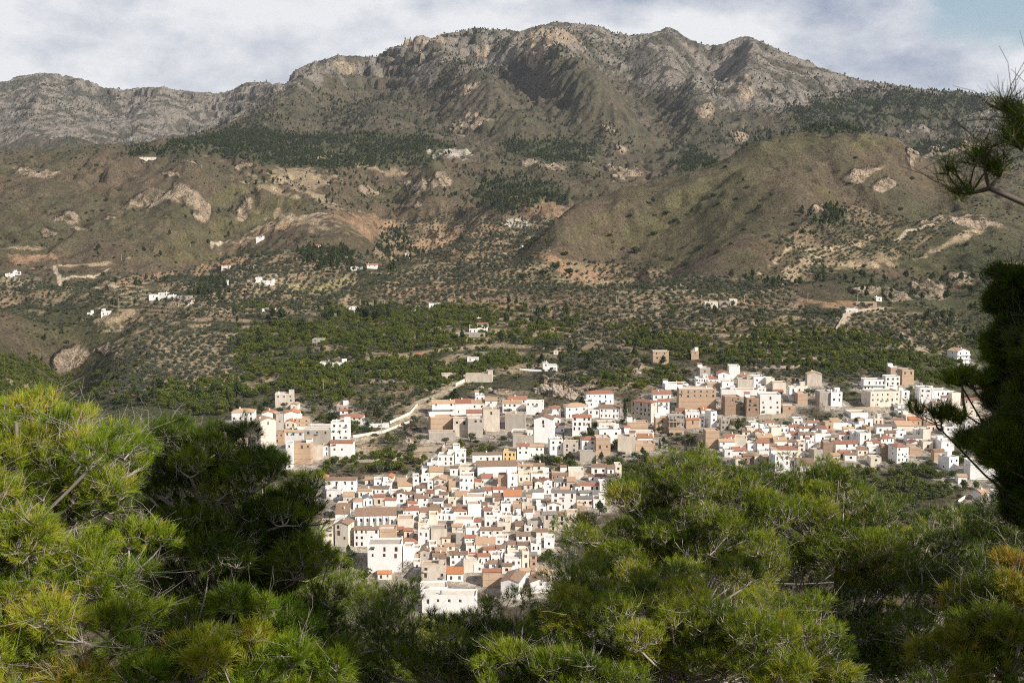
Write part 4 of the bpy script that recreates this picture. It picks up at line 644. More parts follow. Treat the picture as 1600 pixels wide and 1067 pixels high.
def build_house(e):
    x0, x1, ye, yb = e['x0'], e['x1'], e['ye'], e['yb']; wc, rf, rc = e['w'], e['roof'], e['rc']
    xc = (x0+x1)/2; X, D = hit(hfin, [xc], [yb], d0=470); X, D = float(X[0]), float(D[0])
    if e.get('far'): X, D = float(X), float(D)
    s = D/F; rot = e['rot']; tx0, z0s = ray(x0, yb); tx1, _ = ray(x1, yb)
    w = (x1-x0)*s/max(0.55, math.cos(rad(rot))); zb = CZ+float(ray(xc, yb)[1])*D; h = CZ+float(ray(xc, ye)[1])*D-zb
    h = max(h, 2.0 if not e.get('far') else 2.2); d = e.get('d') or HR.uniform(7, 9.5)*(1 if w > 6 else 0.8)
    if w < 5: d = min(d, 7)
    dn = 0.2
    if e.get('r') and rf in 'gs': run = e['r']*s/(0.36+dn) if rf == 'g' else e['r']*s/(0.27+dn); d = min(max(run*(2 if rf == 'g' else 1), 4.5), 17)
    root = thing('village_house', (X, D, zb), rad(rot)); e['obj'] = root; e['X'], e['D'], e['zb'], e['wm'], e['hm'], e['dm'] = X, D, zb, w, h, d
    floors = max(1, int(round(h/2.9))); fh = h/floors
    wb = MB(); hw = w/2; base = -5.5
    cols = e.get('nc'); rows = e.get('nr')
    if e.get('blank'): cols, rows = 0, 0
    if cols is None: cols = max(1, int(round(w/3.4))); rows = floors
    rows = rows or 0
    holes = []
    ww = min(1.15, w/max(cols, 1)*0.42)
    kind = HR.choice([0, 0, 1, 1, 2])
    if rows:
        fhh = h/rows if rows >= floors else fh
        for r_ in range(rows):
            vb = h-(r_+1)*fhh+0.32*fhh if rows >= floors else h-(r_+1)*fh+0.32*fh
            vt = vb+min(1.35, 0.5*fhh)
            if HR.random() < 0.25: vb -= 0.15*fhh
            for c_ in range(cols):
                if HR.random() < 0.18 and cols*rows > 2: continue
                u0 = (c_+0.5)*w/cols-ww/2+HR.uniform(-.2, .2)*min(1, w/cols/3)
                u0 = min(max(u0, 0.15), w-ww-0.15)
                w2 = ww*HR.choice([.7, .85, 1, 1, 1.15]); tall = HR.random() < .22; holes.append((u0, u0+w2, vb-(0.22*fhh if tall else 0), vt))
    if w > 4 and not e.get('blank') and h > 2.5 and not e.get('nr'):
        pass
    facade(wb, (-hw, 0), (1, 0), w, h, holes, (0, -1), z0=base)
    sholes = []
    if not e.get('blank') and d > 5 and h > 2.4:
        for r_ in range(floors):
            if HR.random() < 0.6:
                vb = h-(r_+1)*fh+0.34*fh; sholes.append((d*0.5-0.45, d*0.5+0.45, vb, vb+min(1.1, fh*0.42)))
    facade(wb, (hw, 0), (0, 1), d, h, sholes, (1, 0), z0=base)
    lholes = sholes if (rot > 8 or HR.random() < 0.4) else []
    facade(wb, (-hw, 0), (0, 1), d, h, lholes, (-1, 0), z0=base)
    wb.quad((-hw, d, base), (hw, d, base), (hw, d, h), (-hw, d, h))
    pit = 0.34
    rb = MB(); ov = 0.3
    th = 0.2
    if rf == 'g':
        rise = d/2*pit
        for sx_ in (-hw, hw): wb.quad((sx_, 0, h), (sx_, d, h), (sx_, d/2, h+rise))
        e1 = h+th-ov*pit
        rb.slab([(-hw-ov, -ov, e1), (hw+ov, -ov, e1), (hw+ov, d/2, h+rise+th), (-hw-ov, d/2, h+rise+th)], th)
        rb.slab([(-hw-ov, d/2, h+rise+th-.003), (hw+ov, d/2, h+rise+th-.003), (hw+ov, d+ov, e1), (-hw-ov, d+ov, e1)], th)
        rtop = lambda x_, y_: h+th+(rise-abs(y_-d/2)*pit)
    elif rf == 'x':
        rise = hw*pit
        for y_ in (0, d): wb.quad((-hw, y_, h), (hw, y_, h), (0, y_, h+rise))
        e1 = h+th-ov*pit
        rb.slab([(-hw-ov, -ov, e1), (0, -ov, h+rise+th), (0, d+ov, h+rise+th), (-hw-ov, d+ov, e1)], th)
        rb.slab([(0, -ov, h+rise+th-.003), (hw+ov, -ov, e1), (hw+ov, d+ov, e1), (0, d+ov, h+rise+th-.003)], th)
        rtop = lambda x_, y_: h+th+rise-abs(x_)*pit
    elif rf == 'h':
        q = min(hw, d/2)*0.95; rise = q*pit; e1 = h+th-ov*pit; a_ = hw-q; zr = h+rise+th
        c4 = [(-hw-ov, -ov, e1), (hw+ov, -ov, e1), (hw+ov, d+ov, e1), (-hw-ov, d+ov, e1)]; r1 = (-a_, d/2, zr); r2 = (a_+0.01, d/2, zr)
        rb.slab([c4[0], c4[1], r2, r1], th); rb.slab([c4[2], c4[3], r1, r2], th); rb.slab([c4[1], c4[2], r2], th); rb.slab([c4[3], c4[0], r1], th)
        rtop = lambda x_, y_: h+th+rise*0.8
    elif rf == 's':
        rise = d*0.27
        for sx_ in (-hw, hw): wb.quad((sx_, 0, h), (sx_, d, h), (sx_, d, h+rise))
        wb.quad((-hw, d, h), (hw, d, h), (hw, d, h+rise), (-hw, d, h+rise))
        rb.slab([(-hw-ov, -ov, h+th-ov*.27), (hw+ov, -ov, h+th-ov*.27), (hw+ov, d+ov, h+rise+th+ov*.27), (-hw-ov, d+ov, h+rise+th+ov*.27)], th)
        rtop = lambda x_, y_: h+th+y_*0.27
    else:
        p = 0.55 if not e.get('far') else 0.25; t = 0.22
        fl = h-0.12
        wb.quad((-hw+t, 0+t, fl+.02), (hw-t, t, fl+.02), (hw-t, d-t, fl+.02), (-hw+t, d-t, fl+.02)) if False else None
        rb.quad((-hw+0.01, 0.01, fl), (hw-0.01, 0.01, fl), (hw-0.01, d-0.01, fl), (-hw+0.01, d-0.01, fl), m=0)
        hi_ = HR.uniform(0, p*0.5)
        rb.box(-hw, 0, h-0.003, hw, t, h+p, 1); rb.box(-hw, d-t, h-0.003, hw, d, h+p+hi_, 1); rb.box(-hw, t, h-0.003, -hw+t, d-t, h+p-0.02, 1); rb.box(hw-t, t, h-0.003, hw, d-t, h+p-0.02, 1)
        rtop = lambda x_, y_: fl
    wall = wb.obj('wall', [WM[wc]], root)
    fm = HR.choice([M_TERR, M_TERR, M_TERRW, M_CONC])
    roof = rb.obj('roof', [TM[rc]] if rf != 'f' else [fm, WM[wc]], root); e['roofobj'] = roof
    for k_, (a, b_, c_, d_) in enumerate(holes):
        kk = kind if HR.random() < 0.8 else HR.randrange(3)
        link('window', WMESH[kk], root, (-hw+a, 0.16, c_), scale=(b_-a, 1, d_-c_))
    if holes and h > 4.5 and not e.get('far') and not e.get('balc'):
        for (a, b_, c_, d_) in holes:
            if HR.random() < 0.10 and c_ > 1.5:
                bb = MB(); bb.box(-hw+a-.35, -.75, c_-.14, -hw+b_+.35, -.003, c_-.02); bb.box(-hw+a-.35, -.75, c_-.018, -hw+b_+.35, -.70, c_+.75); bb.obj('balcony', [M_METAL if HR.random() < .5 else WM[wc]], root)
            elif HR.random() < 0.06:
                bb = MB(); bb.slab([(-hw+a-.3, -.9, d_-.25), (-hw+b_+.3, -.9, d_-.25), (-hw+b_+.3, -.004, d_+.15), (-hw+a-.3, -.004, d_+.15)], .05); bb.obj('awning', [HR.choice([M_GREEN, M_WOOD, M_TERR])], root)
    for side, hs in ((1, sholes), (-1, lholes)):
        if e.get('far') or (side == -1 and rot <= 0): continue
        for a, b_, c_, d_ in hs:
            if side == 1: link('window', WMESH[kind], root, (hw-0.16, a, c_), rot=math.pi/2, scale=(b_-a, 1, d_-c_))
            else: link('window', WMESH[kind], root, (-hw+0.16, b_, c_), rot=-math.pi/2, scale=(b_-a, 1, d_-c_))
    # chimney, stair hut, tank, laundry
    if rf != 'f':
        if HR.random() < 0.5 and w > 4:
            cb = MB(); cx = HR.uniform(-hw*.7, hw*.7); cy = d*HR.uniform(.35, .6); zt = rtop(cx, cy)
            cb.box(cx-.28, cy-.28, zt-1.2, cx+.28, cy+.28, zt+0.85); cb.box(cx-.36, cy-.36, zt+0.85, cx+.36, cy+.36, zt+0.97); cb.obj('chimney', [M_WHITE], roof)
    elif not e.get('blank') or w > 9:
        if HR.random() < 0.45 and w > 4.5 and d > 5:
            sb = MB(); sw = min(3.2, w*.45); sx_ = HR.choice([-hw+.02, hw-sw-.02]); sb.box(sx_, d-2.9, fl+.003, sx_+sw, d-.3, fl+2.3)
            if HR.random() < .5: sb.slab([(sx_-.2, d-3.2, fl+2.5), (sx_+sw+.2, d-3.2, fl+2.5), (sx_+sw+.2, d-.1, fl+3.1), (sx_-.2, d-.1, fl+3.1)], .18, m=1)
            else: sb.box(sx_-.1, d-3.0, fl+2.3, sx_+sw+.1, d-.2, fl+2.42, m=0)
            sb.obj('stair_hut', [WM[wc] if wc in 'wcp' else M_WHITE, TM[HR.choice('rtb')]], roof)
        if HR.random() < 0.25 and w > 4:
            tb = MB(); tx_ = HR.uniform(-hw+1, hw-1); tb.cyl(tx_, d*.4, fl+.4, fl+1.6, .5, n=10); tb.box(tx_-.5, d*.4-.5, fl+.003, tx_+.5, d*.4+.5, fl+.4); tb.obj('water_tank', [M_TANK], roof)
        if HR.random() < 0.3 and w > 4:
            cb = MB(); cx = HR.uniform(-hw*.7, hw*.7); cb.box(cx-.25, d*.7-.25, fl+.002, cx+.25, d*.7+.25, fl+1.5); cb.box(cx-.33, d*.7-.33, fl+1.5, cx+.33, d*.7+.33, fl+1.62); cb.obj('chimney', [M_WHITE], roof)
    if e.get('balc'):
        for r_ in range(max(1, e.get('nr') or floors)):
            zz = h-(r_+1)*(h/max(1, (e.get('nr') or floors)))+0.1; bb = MB()
            bb.box(-hw+.2, -1.3, zz-.16, hw-.2, -.003, zz); bb.box(-hw+.2, -1.3, zz+.003, hw-.2, -1.2, zz+.85); bb.obj('balcony', [WM[wc]], root)
    return root
HFAR = """
233 247 461 470 w f 1x1|247 262 458 466 w f|262 277 462 471 w f 1x1|277 299 463 471 g f|292 302 473 478 c f|346 360 415 421 w gr|349 356 442 446 w f|396 403 415 419 w f|399 408 434 442 w f 1x1|411 427 439 444 w f|548 566 418 423 w f|573 590 414 420 w go|633 642 398 402 w f|400 412 371 376 w f|812 818 384 387 w f|410 430 483 488 w f|545 560 480 488 w xr|670 688 475 482 w f|643 652 487 492 w f|733 762 514 520 w f 5x1|745 762 507 513 w gr|712 757 521 527 g f|499 540 567 574 w f 4x1|488 506 530 540 g f|651 664 554 559 c gr|730 748 560 565 w f|690 727 585 593 p f|727 769 585 597 p f 3x1|848 857 568 580 w f|857 871 571 580 w f|1020 1045 549 570 k f 2x2|1080 1092 549 562 k f 1x1|1101 1122 472 483 c f|1124 1140 472 480 g f|1140 1152 468 477 c f|1338 1370 473 480 k f|1316 1340 483 490 w f|1369 1378 465 471 w f|158 172 487 493 w f|136 143 489 493 w f|8 20 428 434 w f|20 30 425 431 w f|218 230 246 250 c f|230 243 246 250 c f|487 500 384 388 w gr|745 752 497 502 w f|865 872 549 554 c f
"""
import re
def parse(txt, far=False):
    out = []
    for it in re.split(r'[|\n]', txt):
        t_ = it.split()
        if not t_: continue
        e = dict(x0=float(t_[0]), x1=float(t_[1]), ye=float(t_[2]), yb=float(t_[3]), w=t_[4], roof=t_[5][0], rc=t_[5][1:] or 'b', rot=HR.uniform(-5, 7), far=far)
        for q in t_[6:]:
            if q == 'n': e['blank'] = True
            elif q == 'B': e['balc'] = True
            elif q[0] == 'r': e['r'] = float(q[1:])
            elif q[0] == 'd': e['d'] = float(q[1:])
            elif q[0] == 'a': e['rot'] = float(q[1:])
            elif 'x' in q: e['nc'], e['nr'] = map(int, q.split('x'))
        if far and 'nc' not in e: e['nc'], e['nr'] = max(1, int((e['x1']-e['x0'])/7)), 1
        if far: e['d'] = e.get('d', 6.5)
        out.append(e)
    return out
HOUSES = parse(HL)+parse(HFAR, True)
for e in HOUSES: build_house(e)
# ------------------------------------------------------------------ foliage
def leafmat(name, ca, cb, trans=0.25, scale=0.6, hue=None):
    m = bpy.data.materials.new(name); m.use_nodes = True; nt = m.node_tree; b = nt.nodes['Principled BSDF']; out = nt.nodes['Material Output']
    oi = nd(nt, 'ShaderNodeObjectInfo'); tcn = nd(nt, 'ShaderNodeTexCoord'); n1 = noise(nt, tcn.outputs['Object'], scale, 3, 0.6)
    g = nd(nt, 'ShaderNodeNewGeometry')
    n5 = noise(nt, g.outputs['Position'], 0.028, 4, 0.6)
    f = mathn(nt, 'ADD', mathn(nt, 'ADD', mathn(nt, 'MULTIPLY', oi.outputs['Random'], 0.45), mathn(nt, 'MULTIPLY', mathn(nt, 'SUBTRACT', n5, 0.5), 1.3)), mathn(nt, 'MULTIPLY', mathn(nt, 'SUBTRACT', n1, 0.2), 0.8), clamp=True)
    cr_ = nd(nt, 'ShaderNodeValToRGB'); cr_.color_ramp.elements[0].color = (*ca, 1); cr_.color_ramp.elements[1].color = (*cb, 1); nt.links.new(f, cr_.inputs[0])
    if hue:
        e_ = cr_.color_ramp.elements.new(0.9); e_.color = (*cb, 1); cr_.color_ramp.elements[-1].color = (*hue, 1)
    nt.links.new(cr_.outputs[0], b.inputs['Base Color']); b.inputs['Roughness'].default_value = 0.6; b.inputs['Specular IOR Level'].default_value = 0.25
    tr = nd(nt, 'ShaderNodeBsdfTranslucent'); nt.links.new(cr_.outputs[0], tr.inputs['Color'])
    mx_ = nd(nt, 'ShaderNodeMixShader'); mx_.inputs[0].default_value = trans; nt.links.new(b.outputs[0], mx_.inputs[1]); nt.links.new(tr.outputs[0], mx_.inputs[2]); nt.links.new(mx_.outputs[0], out.inputs[0])
    return m
L_CIT = leafmat('citrus_leaves', (0.048, 0.072, 0.012), (0.155, 0.17, 0.024), hue=(0.38, 0.30, 0.035))
L_OLI = leafmat('olive_leaves', (0.060, 0.070, 0.040), (0.125, 0.135, 0.082))
L_PIN = leafmat('pine_leaves', (0.034, 0.050, 0.018), (0.072, 0.092, 0.028))
L_SHR = leafmat('shrub_leaves', (0.034, 0.034, 0.017), (0.085, 0.072, 0.036))
L_BARE = leafmat('bare_twigs', (0.12, 0.085, 0.065), (0.20, 0.15, 0.115), 0.1)
M_BARK = plain('tree_bark', (0.13, 0.095, 0.07))
def crown_arrays(seed, n, R, Hc, z0, size, lobes=6, shape='round', shell=0.55):
    rg = np.random.default_rng(seed)
    lc = rg.normal(0, 1, (lobes, 3)); lc /= np.linalg.norm(lc, axis=1)[:, None]; lc *= rg.uniform(0.25, 0.62, (lobes, 1))
    lr = rg.uniform(0.38, 0.62, lobes)
    k_ = rg.integers(0, lobes, n); d = rg.normal(0, 1, (n, 3)); d /= np.linalg.norm(d, axis=1)[:, None]
    p = lc[k_]+d*lr[k_][:, None]*(shell+(1-shell)*rg.uniform(0, 1, (n, 1))**0.5)
    if shape == 'cone': t = (p[:, 2:3]+1)/2; p[:, :2] *= np.clip(1.25-t, 0.08, 1)*1.15
    if shape == 'dome': p[:, 2] = np.where(p[:, 2] < -0.35, -0.35+(p[:, 2]+0.35)*0.3, p[:, 2])
    c0 = p*np.array([R, R, Hc/2])+np.array([0, 0, z0+Hc/2])
    a = rg.normal(0, 1, (n, 3)); a = a*0.8+d*0.3; a /= np.linalg.norm(a, axis=1)[:, None]
    b = np.cross(a, rg.normal(0, 1, (n, 3))); b /= np.linalg.norm(b, axis=1)[:, None]
    s = size*rg.uniform(0.6, 1.3, (n, 1))
    V = np.stack([c0-a*s, c0+b*s*0.7, c0+a*s, c0-b*s*0.6], 1).reshape(-1, 3)
    return V
def np_mesh(name, V, nper, mats, extra=None):
    """V: (k*nper,3) separate n-gons"""
    me_ = bpy.data.meshes.new(name); nv = len(V); nf = nv//nper
    me_.vertices.add(nv); me_.vertices.foreach_set('co', V.astype(np.float32).ravel()); me_.loops.add(nv); me_.loops.foreach_set('vertex_index', np.arange(nv, dtype=np.int32))
    me_.polygons.add(nf); me_.polygons.foreach_set('loop_start', np.arange(0, nv, nper, dtype=np.int32))
    for m_ in mats: me_.materials.append(m_)
    me_.update(); return me_
def trunk_mesh(h, r, lean=0.2, forks=3, seed=0, mat=M_BARK):
    rg = random.Random(seed); b = MB()
    def limb(p, q, r0, r1, n=6):
        p, q = Vector(p), Vector(q); d = (q-p).normalized(); u = d.orthogonal().normalized(); w_ = d.cross(u); k_ = len(b.v)
        for c_, r_ in ((p, r0), (q, r1)):
            for i in range(n): a = 2*math.pi*i/n; b.v.append(tuple(c_+u*math.cos(a)*r_+w_*math.sin(a)*r_))
        for i in range(n): b.f.append((k_+i, k_+(i+1) % n, k_+n+(i+1) % n, k_+n+i)); b.m.append(0)
    top = (rg.uniform(-lean, lean), rg.uniform(-lean, lean), h*.55); limb((0, 0, -.6), top, r, r*.7)
    for i in range(forks):
        a = 2*math.pi*i/forks+rg.random(); limb(top, (top[0]+math.cos(a)*h*.3, top[1]+math.sin(a)*h*.3, h), r*.55, r*.2)
    return b.mesh('trunk', [mat])
# kinds: (prototype crowns, trunk)
def protos(kind):
    P_ = {'citrus': (520, 2.1, 3.1, 0.5, 0.24, 7, 'round', L_CIT, 1.6, .12), 'olive': (420, 2.2, 3.0, 0.9, 0.23, 8, 'round', L_OLI, 1.9, .2),
          'pine': (560, 2.6, 6.2, 1.2, 0.38, 8, 'cone', L_PIN, 4.5, .2), 'bush': (300, 1.6, 1.9, -0.1, 0.24, 6, 'dome', L_PIN, .8, .08), 'bare': (700, 2.4, 4.2, 0.9, 0.12, 9, 'round', L_BARE, 2.6, .16),
          'cypress': (420, 1.0, 9.0, 0.3, 0.30, 9, 'cone', L_PIN, 5, .2)}[kind]
    out = []
    for s_ in range(4):
        V = crown_arrays(100+s_*7+hash_(kind), *P_[:5], lobes=P_[5], shape=P_[6])
        out.append((np_mesh(kind+'_crown', V, 4, [P_[7]]), trunk_mesh(P_[8], P_[9], seed=s_)))
    return out
def hash_(s): return sum(ord(c_)*(i+3) for i, c_ in enumerate(s)) % 1000
PROTO = {k_: protos(k_) for k_ in ('citrus', 'olive', 'pine', 'bush', 'bare', 'cypress')}
# image depth map for visibility
mpx, mpy = np.meshgrid(np.arange(-40, 1650, 8.0), np.arange(0, 1070, 8.0), indexing='ij')
mh = hit(hmid, mpx.ravel(), mpy.ravel(), n=520)[1].reshape(mpx.shape)
def visible(px, py, d, slack=6):
    i = np.clip(((px+40)/8).astype(int), 0, mpx.shape[0]-1); j = np.clip(((py-slack)/8).astype(int), 0, mpx.shape[1]-1)
    return (d < mh[i, j]*1.06+25) & (px > -45) & (px < 1645) & (py < 1075)
# keep trees off the houses and roads
occ = np.zeros((300, 300), bool); OX, OY, OS = -420.0, 450.0, 4.0
for e in HOUSES:
    if e.get('far'): continue
    r_ = math.hypot(e['wm']/2, e['dm']/2)
    c_, s_ = math.cos(rad(e['rot'])), math.sin(rad(e['rot']))
    for a in np.arange(-e['wm']/2-2, e['wm']/2+2.1, 2.0):
        for b_ in np.arange(-3.5, e['dm']+1.5, 2.0):
            X_, Y_ = e['X']+a*c_-b_*s_, e['D']+a*s_+b_*c_; i, j = int((X_-OX)/OS), int((Y_-OY)/OS)
            if 0 <= i < 300 and 0 <= j < 300: occ[i, j] = True
def free(x, y):
    i = ((x-OX)/OS).astype(int); j = ((y-OY)/OS).astype(int); ok = (i >= 0) & (i < 300) & (j >= 0) & (j < 300)
    r = np.ones(len(x), bool); r[ok] = ~occ[i[ok], j[ok]]
    m_ = (y < 2400) & (y > 450)
    for w, pl in ROADW:
        dd = np.full(len(x), 1e9); dd[m_] = seg_d(x[m_], y[m_], pl)[0]; r &= dd > w+0.5
    return r
def lattice(d0, d1, step, jit=0.35, seed=1, tmax=0.43):
    rg = np.random.default_rng(seed); ys = np.arange(d0, d1, step); P_ = []
    for k_, y_ in enumerate(ys):
        n = int(2*tmax*y_/step); x_ = (np.arange(n)-n/2+0.5*(k_ % 2))*step; P_.append(np.stack([x_, np.full(n, y_)], 1))
    P_ = np.concatenate(P_); P_ = P_+rg.uniform(-jit*step, jit*step, P_.shape); return P_[:, 0], P_[:, 1]
BELT = [[(-60,590),(360,560),(600,590),(640,650),(560,700),(430,690),(360,640),(-60,640)], [(360,470),(1550,490),(1560,620),(1320,600),(900,615),(860,600),(640,640),(560,620),(400,610)], [(480,690),(700,680),(730,720),(640,745),(480,745)], [(840,600),(930,600),(930,640),(860,640)],
        [(820,690),(1050,690),(1110,700),(1110,760),(960,760),(830,735)], [(1130,650),(1180,650),(1180,690),(1120,690)], [(1120,720),(1600,720),(1600,900),(1100,900)], [(330,560),(700,560),(700,620),(330,620)], [(480,840),(600,880),(600,960),(440,960)], [(840,820),(1040,740),(1040,960),(850,960)]]
def soilfree(px, py, y_):
    r = np.ones(len(px))
    for e in E_SOIL:
        ii = esub(px, py, e, 1.1); ii = ii[np.abs(y_[ii]-e[6]) < max(80, e[6]*0.2)]; r[ii] = np.minimum(r[ii], 0.06+0.94*sstep(0.7, 1.05, ell(px[ii], py[ii], e)))
    return r
def place(polys, d0, d1, step, prob=1.0, seed=1, jit=0.35, nz=None):
    x_, y_ = lattice(d0, d1, step, jit, seed); z_ = hmid(x_, y_); px_, py_ = project(x_, y_, z_)
    sc_ = np.clip(y_/1500, .5, 1.4); rj = np.random.default_rng(seed+90); wx_ = px_+26*fbm(x_/(60*sc_), y_/(60*sc_), 4, 71)+rj.normal(0, 7, len(x_)); wy_ = py_+11*fbm(x_/(60*sc_), y_/(60*sc_), 4, 73)+rj.normal(0, 2.6, len(x_))
    k_ = (zmask(wx_, wy_, polys) if polys is not None else np.ones(len(x_), bool)) & visible(px_, py_, y_)
    rg = np.random.default_rng(seed+50)
    pr = prob if nz is None else prob*nz(x_, y_, px_, py_)
    if polys is None or polys is BELT: pr = pr*soilfree(wx_, wy_, y_)
    k_ &= rg.random(len(x_)) < pr
    x_, y_ = x_[k_], y_[k_]; f = free(x_, y_); x_, y_ = x_[f], y_[f]
    z_ = hfin(x_, y_); px_, py_ = project(x_, y_, z_); return x_, y_, z_, px_, py_
REG = [((0, 0, 420, 560), 'on the slopes at the left'), ((0, 560, 440, 700), 'in the grove below the sandy olive terraces'), ((420, 380, 620, 560), 'around the terraces left of centre'), ((620, 380, 840, 560), 'on the terraced slope above the long white farmhouse'),
       ((440, 560, 660, 700), 'between the cream tower building and the dirt road'), ((660, 560, 900, 640), 'along the top of the dirt road'), ((440, 700, 700, 745), 'on the terraces above the old village'), ((840, 400, 1250, 560), 'below the rounded brown hill'),
       ((860, 560, 1100, 640), 'behind the villa with the red hipped roof'), ((1080, 500, 1350, 640), 'above the white upper village'), ((1350, 440, 1600, 620), 'on the slope by the white gabled house'), ((820, 690, 1050, 760), 'on the terraces under the brick house'), ((1100, 700, 1600, 850), 'in the grove below the right part of the village'), ((840, 800, 1000, 960), 'at the right edge of the old village')]
def region(px, py):
    for (a, b_, c_, d_), t_ in REG:
        if a <= px < c_ and b_ <= py < d_: return t_
    return 'high on the hillside' if py < 400 else 'beside the village'
TINT = {'citrus': 'bushy green citrus tree', 'olive': 'grey-green olive tree', 'pine': 'dark green pine tree', 'bush': 'dark rounded bush', 'bare': 'leafless brownish tree', 'cypress': 'tall narrow dark conifer'}
CATN = {'citrus': ('citrus_tree', 'citrus tree', 'citrus trees of the groves'), 'olive': ('olive_tree', 'olive tree', 'olive trees on the slopes'), 'pine': ('pine_tree', 'pine tree', 'pine trees on the hills'), 'bush': ('rounded_bush', 'bush', 'bushes scattered on the brown hill'), 'bare': ('bare_tree', 'tree', 'leafless trees'), 'cypress': ('cypress_tree', 'tree', 'cypresses')}
def tree_thing(kind, x_, y_, z_, s_, label=None, rot=None, wide=1.0):
    cm, tm_ = PROTO[kind][HR.randrange(4)]; nm, cat, grp = CATN[kind]
    r = thing(nm, (float(x_), float(y_), float(z_)-0.15), 0, None, cat, grp); rr = HR.uniform(0, 6.28) if rot is None else rot
    a = link('crown', cm, r, rot=rr); a.scale = (s_*wide, s_*wide, s_); b_ = link('trunk', tm_, r, rot=rr); b_.scale = (s_, s_, s_)
    px_, py_ = project(x_, y_, z_)
    r['label'] = label or f"{TINT[kind]} {region(float(px_), float(py_))}"
    return r
GNT = {}
def stuff_instances(name, kind_list, x_, y_, z_, scl, label, sz=None):
    c_ = bpy.data.collections.new(name+'_sources')
    k_ = 0
    for kind in kind_list:
        for cm, tm_ in PROTO[kind]:
            o_ = bpy.data.objects.new(f'{kind}_source', cm); c_.objects.link(o_); k_ += 1
    n = len(x_); me_ = bpy.data.meshes.new(name); me_.vertices.add(n); me_.vertices.foreach_set('co', np.stack([x_, y_, z_-0.15], 1).astype(np.float32).ravel())
    rg = np.random.default_rng(len(name))
    a = me_.attributes.new('rz', 'FLOAT_VECTOR', 'POINT'); v = np.zeros((n, 3), np.float32); v[:, 2] = rg.uniform(0, 6.28, n); v[:, :2] = rg.normal(0, 0.07, (n, 2)); a.data.foreach_set('vector', v.ravel())
    a = me_.attributes.new('scl', 'FLOAT_VECTOR', 'POINT'); v = np.stack([scl*rg.uniform(.85, 1.2, n), scl*rg.uniform(.85, 1.2, n), scl*rg.uniform(.8, 1.25, n)], 1).astype(np.float32); a.data.foreach_set('vector', v.ravel())
    a = me_.attributes.new('idx', 'INT', 'POINT'); a.data.foreach_set('value', rg.integers(0, k_, n).astype(np.int32))
    o = link(name, me_); tag(o, label, None, None, 'stuff')
    ng = bpy.data.node_groups.new(name, 'GeometryNodeTree'); ng.interface.new_socket('Geometry', in_out='INPUT', socket_type='NodeSocketGeometry'); ng.interface.new_socket('Geometry', in_out='OUTPUT', socket_type='NodeSocketGeometry')
    gi = ng.nodes.new('NodeGroupInput'); go = ng.nodes.new('NodeGroupOutput'); ip = ng.nodes.new('GeometryNodeInstanceOnPoints'); ci = ng.nodes.new('GeometryNodeCollectionInfo')
    ci.inputs['Collection'].default_value = c_; ci.inputs['Separate Children'].default_value = True; ci.inputs['Reset Children'].default_value = True
    ip.inputs['Pick Instance'].default_value = True
    def na(nm, ty): q = ng.nodes.new('GeometryNodeInputNamedAttribute'); q.data_type = ty; q.inputs['Name'].default_value = nm; return [s_ for s_ in q.outputs if s_.enabled and s_.name == 'Attribute'][0]
    L = ng.links.new; L(gi.outputs[0], ip.inputs['Points']); L(ci.outputs[0], ip.inputs['Instance']); L(na('idx', 'INT'), ip.inputs['Instance Index'])
    e2r = ng.nodes.new('FunctionNodeEulerToRotation'); L(na('rz', 'FLOAT_VECTOR'), e2r.inputs[0]); L(e2r.outputs[0], ip.inputs['Rotation']); L(na('scl', 'FLOAT_VECTOR'), ip.inputs['Scale']); L(ip.outputs[0], go.inputs[0])
    md = o.modifiers.new('scatter', 'NODES'); md.node_group = ng
    return o
def split(kind, pts, nthing, stuffname, label, smin, smax, seed):
    x_, y_, z_, px_, py_ = pts; rg = np.random.default_rng(seed); s_ = rg.uniform(smin, smax, len(x_))
    big = s_/y_; hid = (py_ > 700) & ((px_ < 480) | ((px_ > 1010) & (py_ > 760)) | (px_ > 1490)); big = np.where(hid | (px_ < 0) | (px_ > 1600), big*0.3, big)
    o_ = np.argsort(-big); a, b_ = o_[:nthing], o_[nthing:]
    for i in a: tree_thing(kind, x_[i], y_[i], z_[i], s_[i], wide=HR.uniform(.9, 1.2))
    if len(b_): stuff_instances(stuffname, [kind], x_[b_], y_[b_], z_[b_], s_[b_], label)
    print(kind, len(x_))
cat = lambda *ps: tuple(np.concatenate(q) for q in zip(*ps))
dens = lambda x_, y_, px_, py_: sstep(-0.35, 0.15, fbm(x_/40, y_/40, 3, 201))
split('citrus', cat(place(BELT, 500, 1300, 6.0, 0.6, 33, nz=lambda x_, y_, px_, py_: 0.03+0.97*sstep(0.0, 0.25, fbm(x_/45, y_/40, 3, 251))*sstep(-0.3, 0, fbm(x_/90, y_/25, 3, 253))), place(Z_CITRUS, 500, 1350, 4.7, 0.97, 3, nz=lambda x_, y_, px_, py_: 0.05+0.95*sstep(-0.3, 0.0, fbm(x_/42, y_/24, 3, 201)))), 300, 'citrus_groves', 'green and yellowish citrus groves covering the terraces beyond the village', 0.65, 1.6, 5)
NOT_C = lambda x_, y_, px_, py_: np.where(zmask(px_, py_, Z_CITRUS), 0.05, 1.0)
mid = [box(-60, 470, 1650, 640), box(-60, 690, 1650, 760), box(960, 740, 1650, 840)]
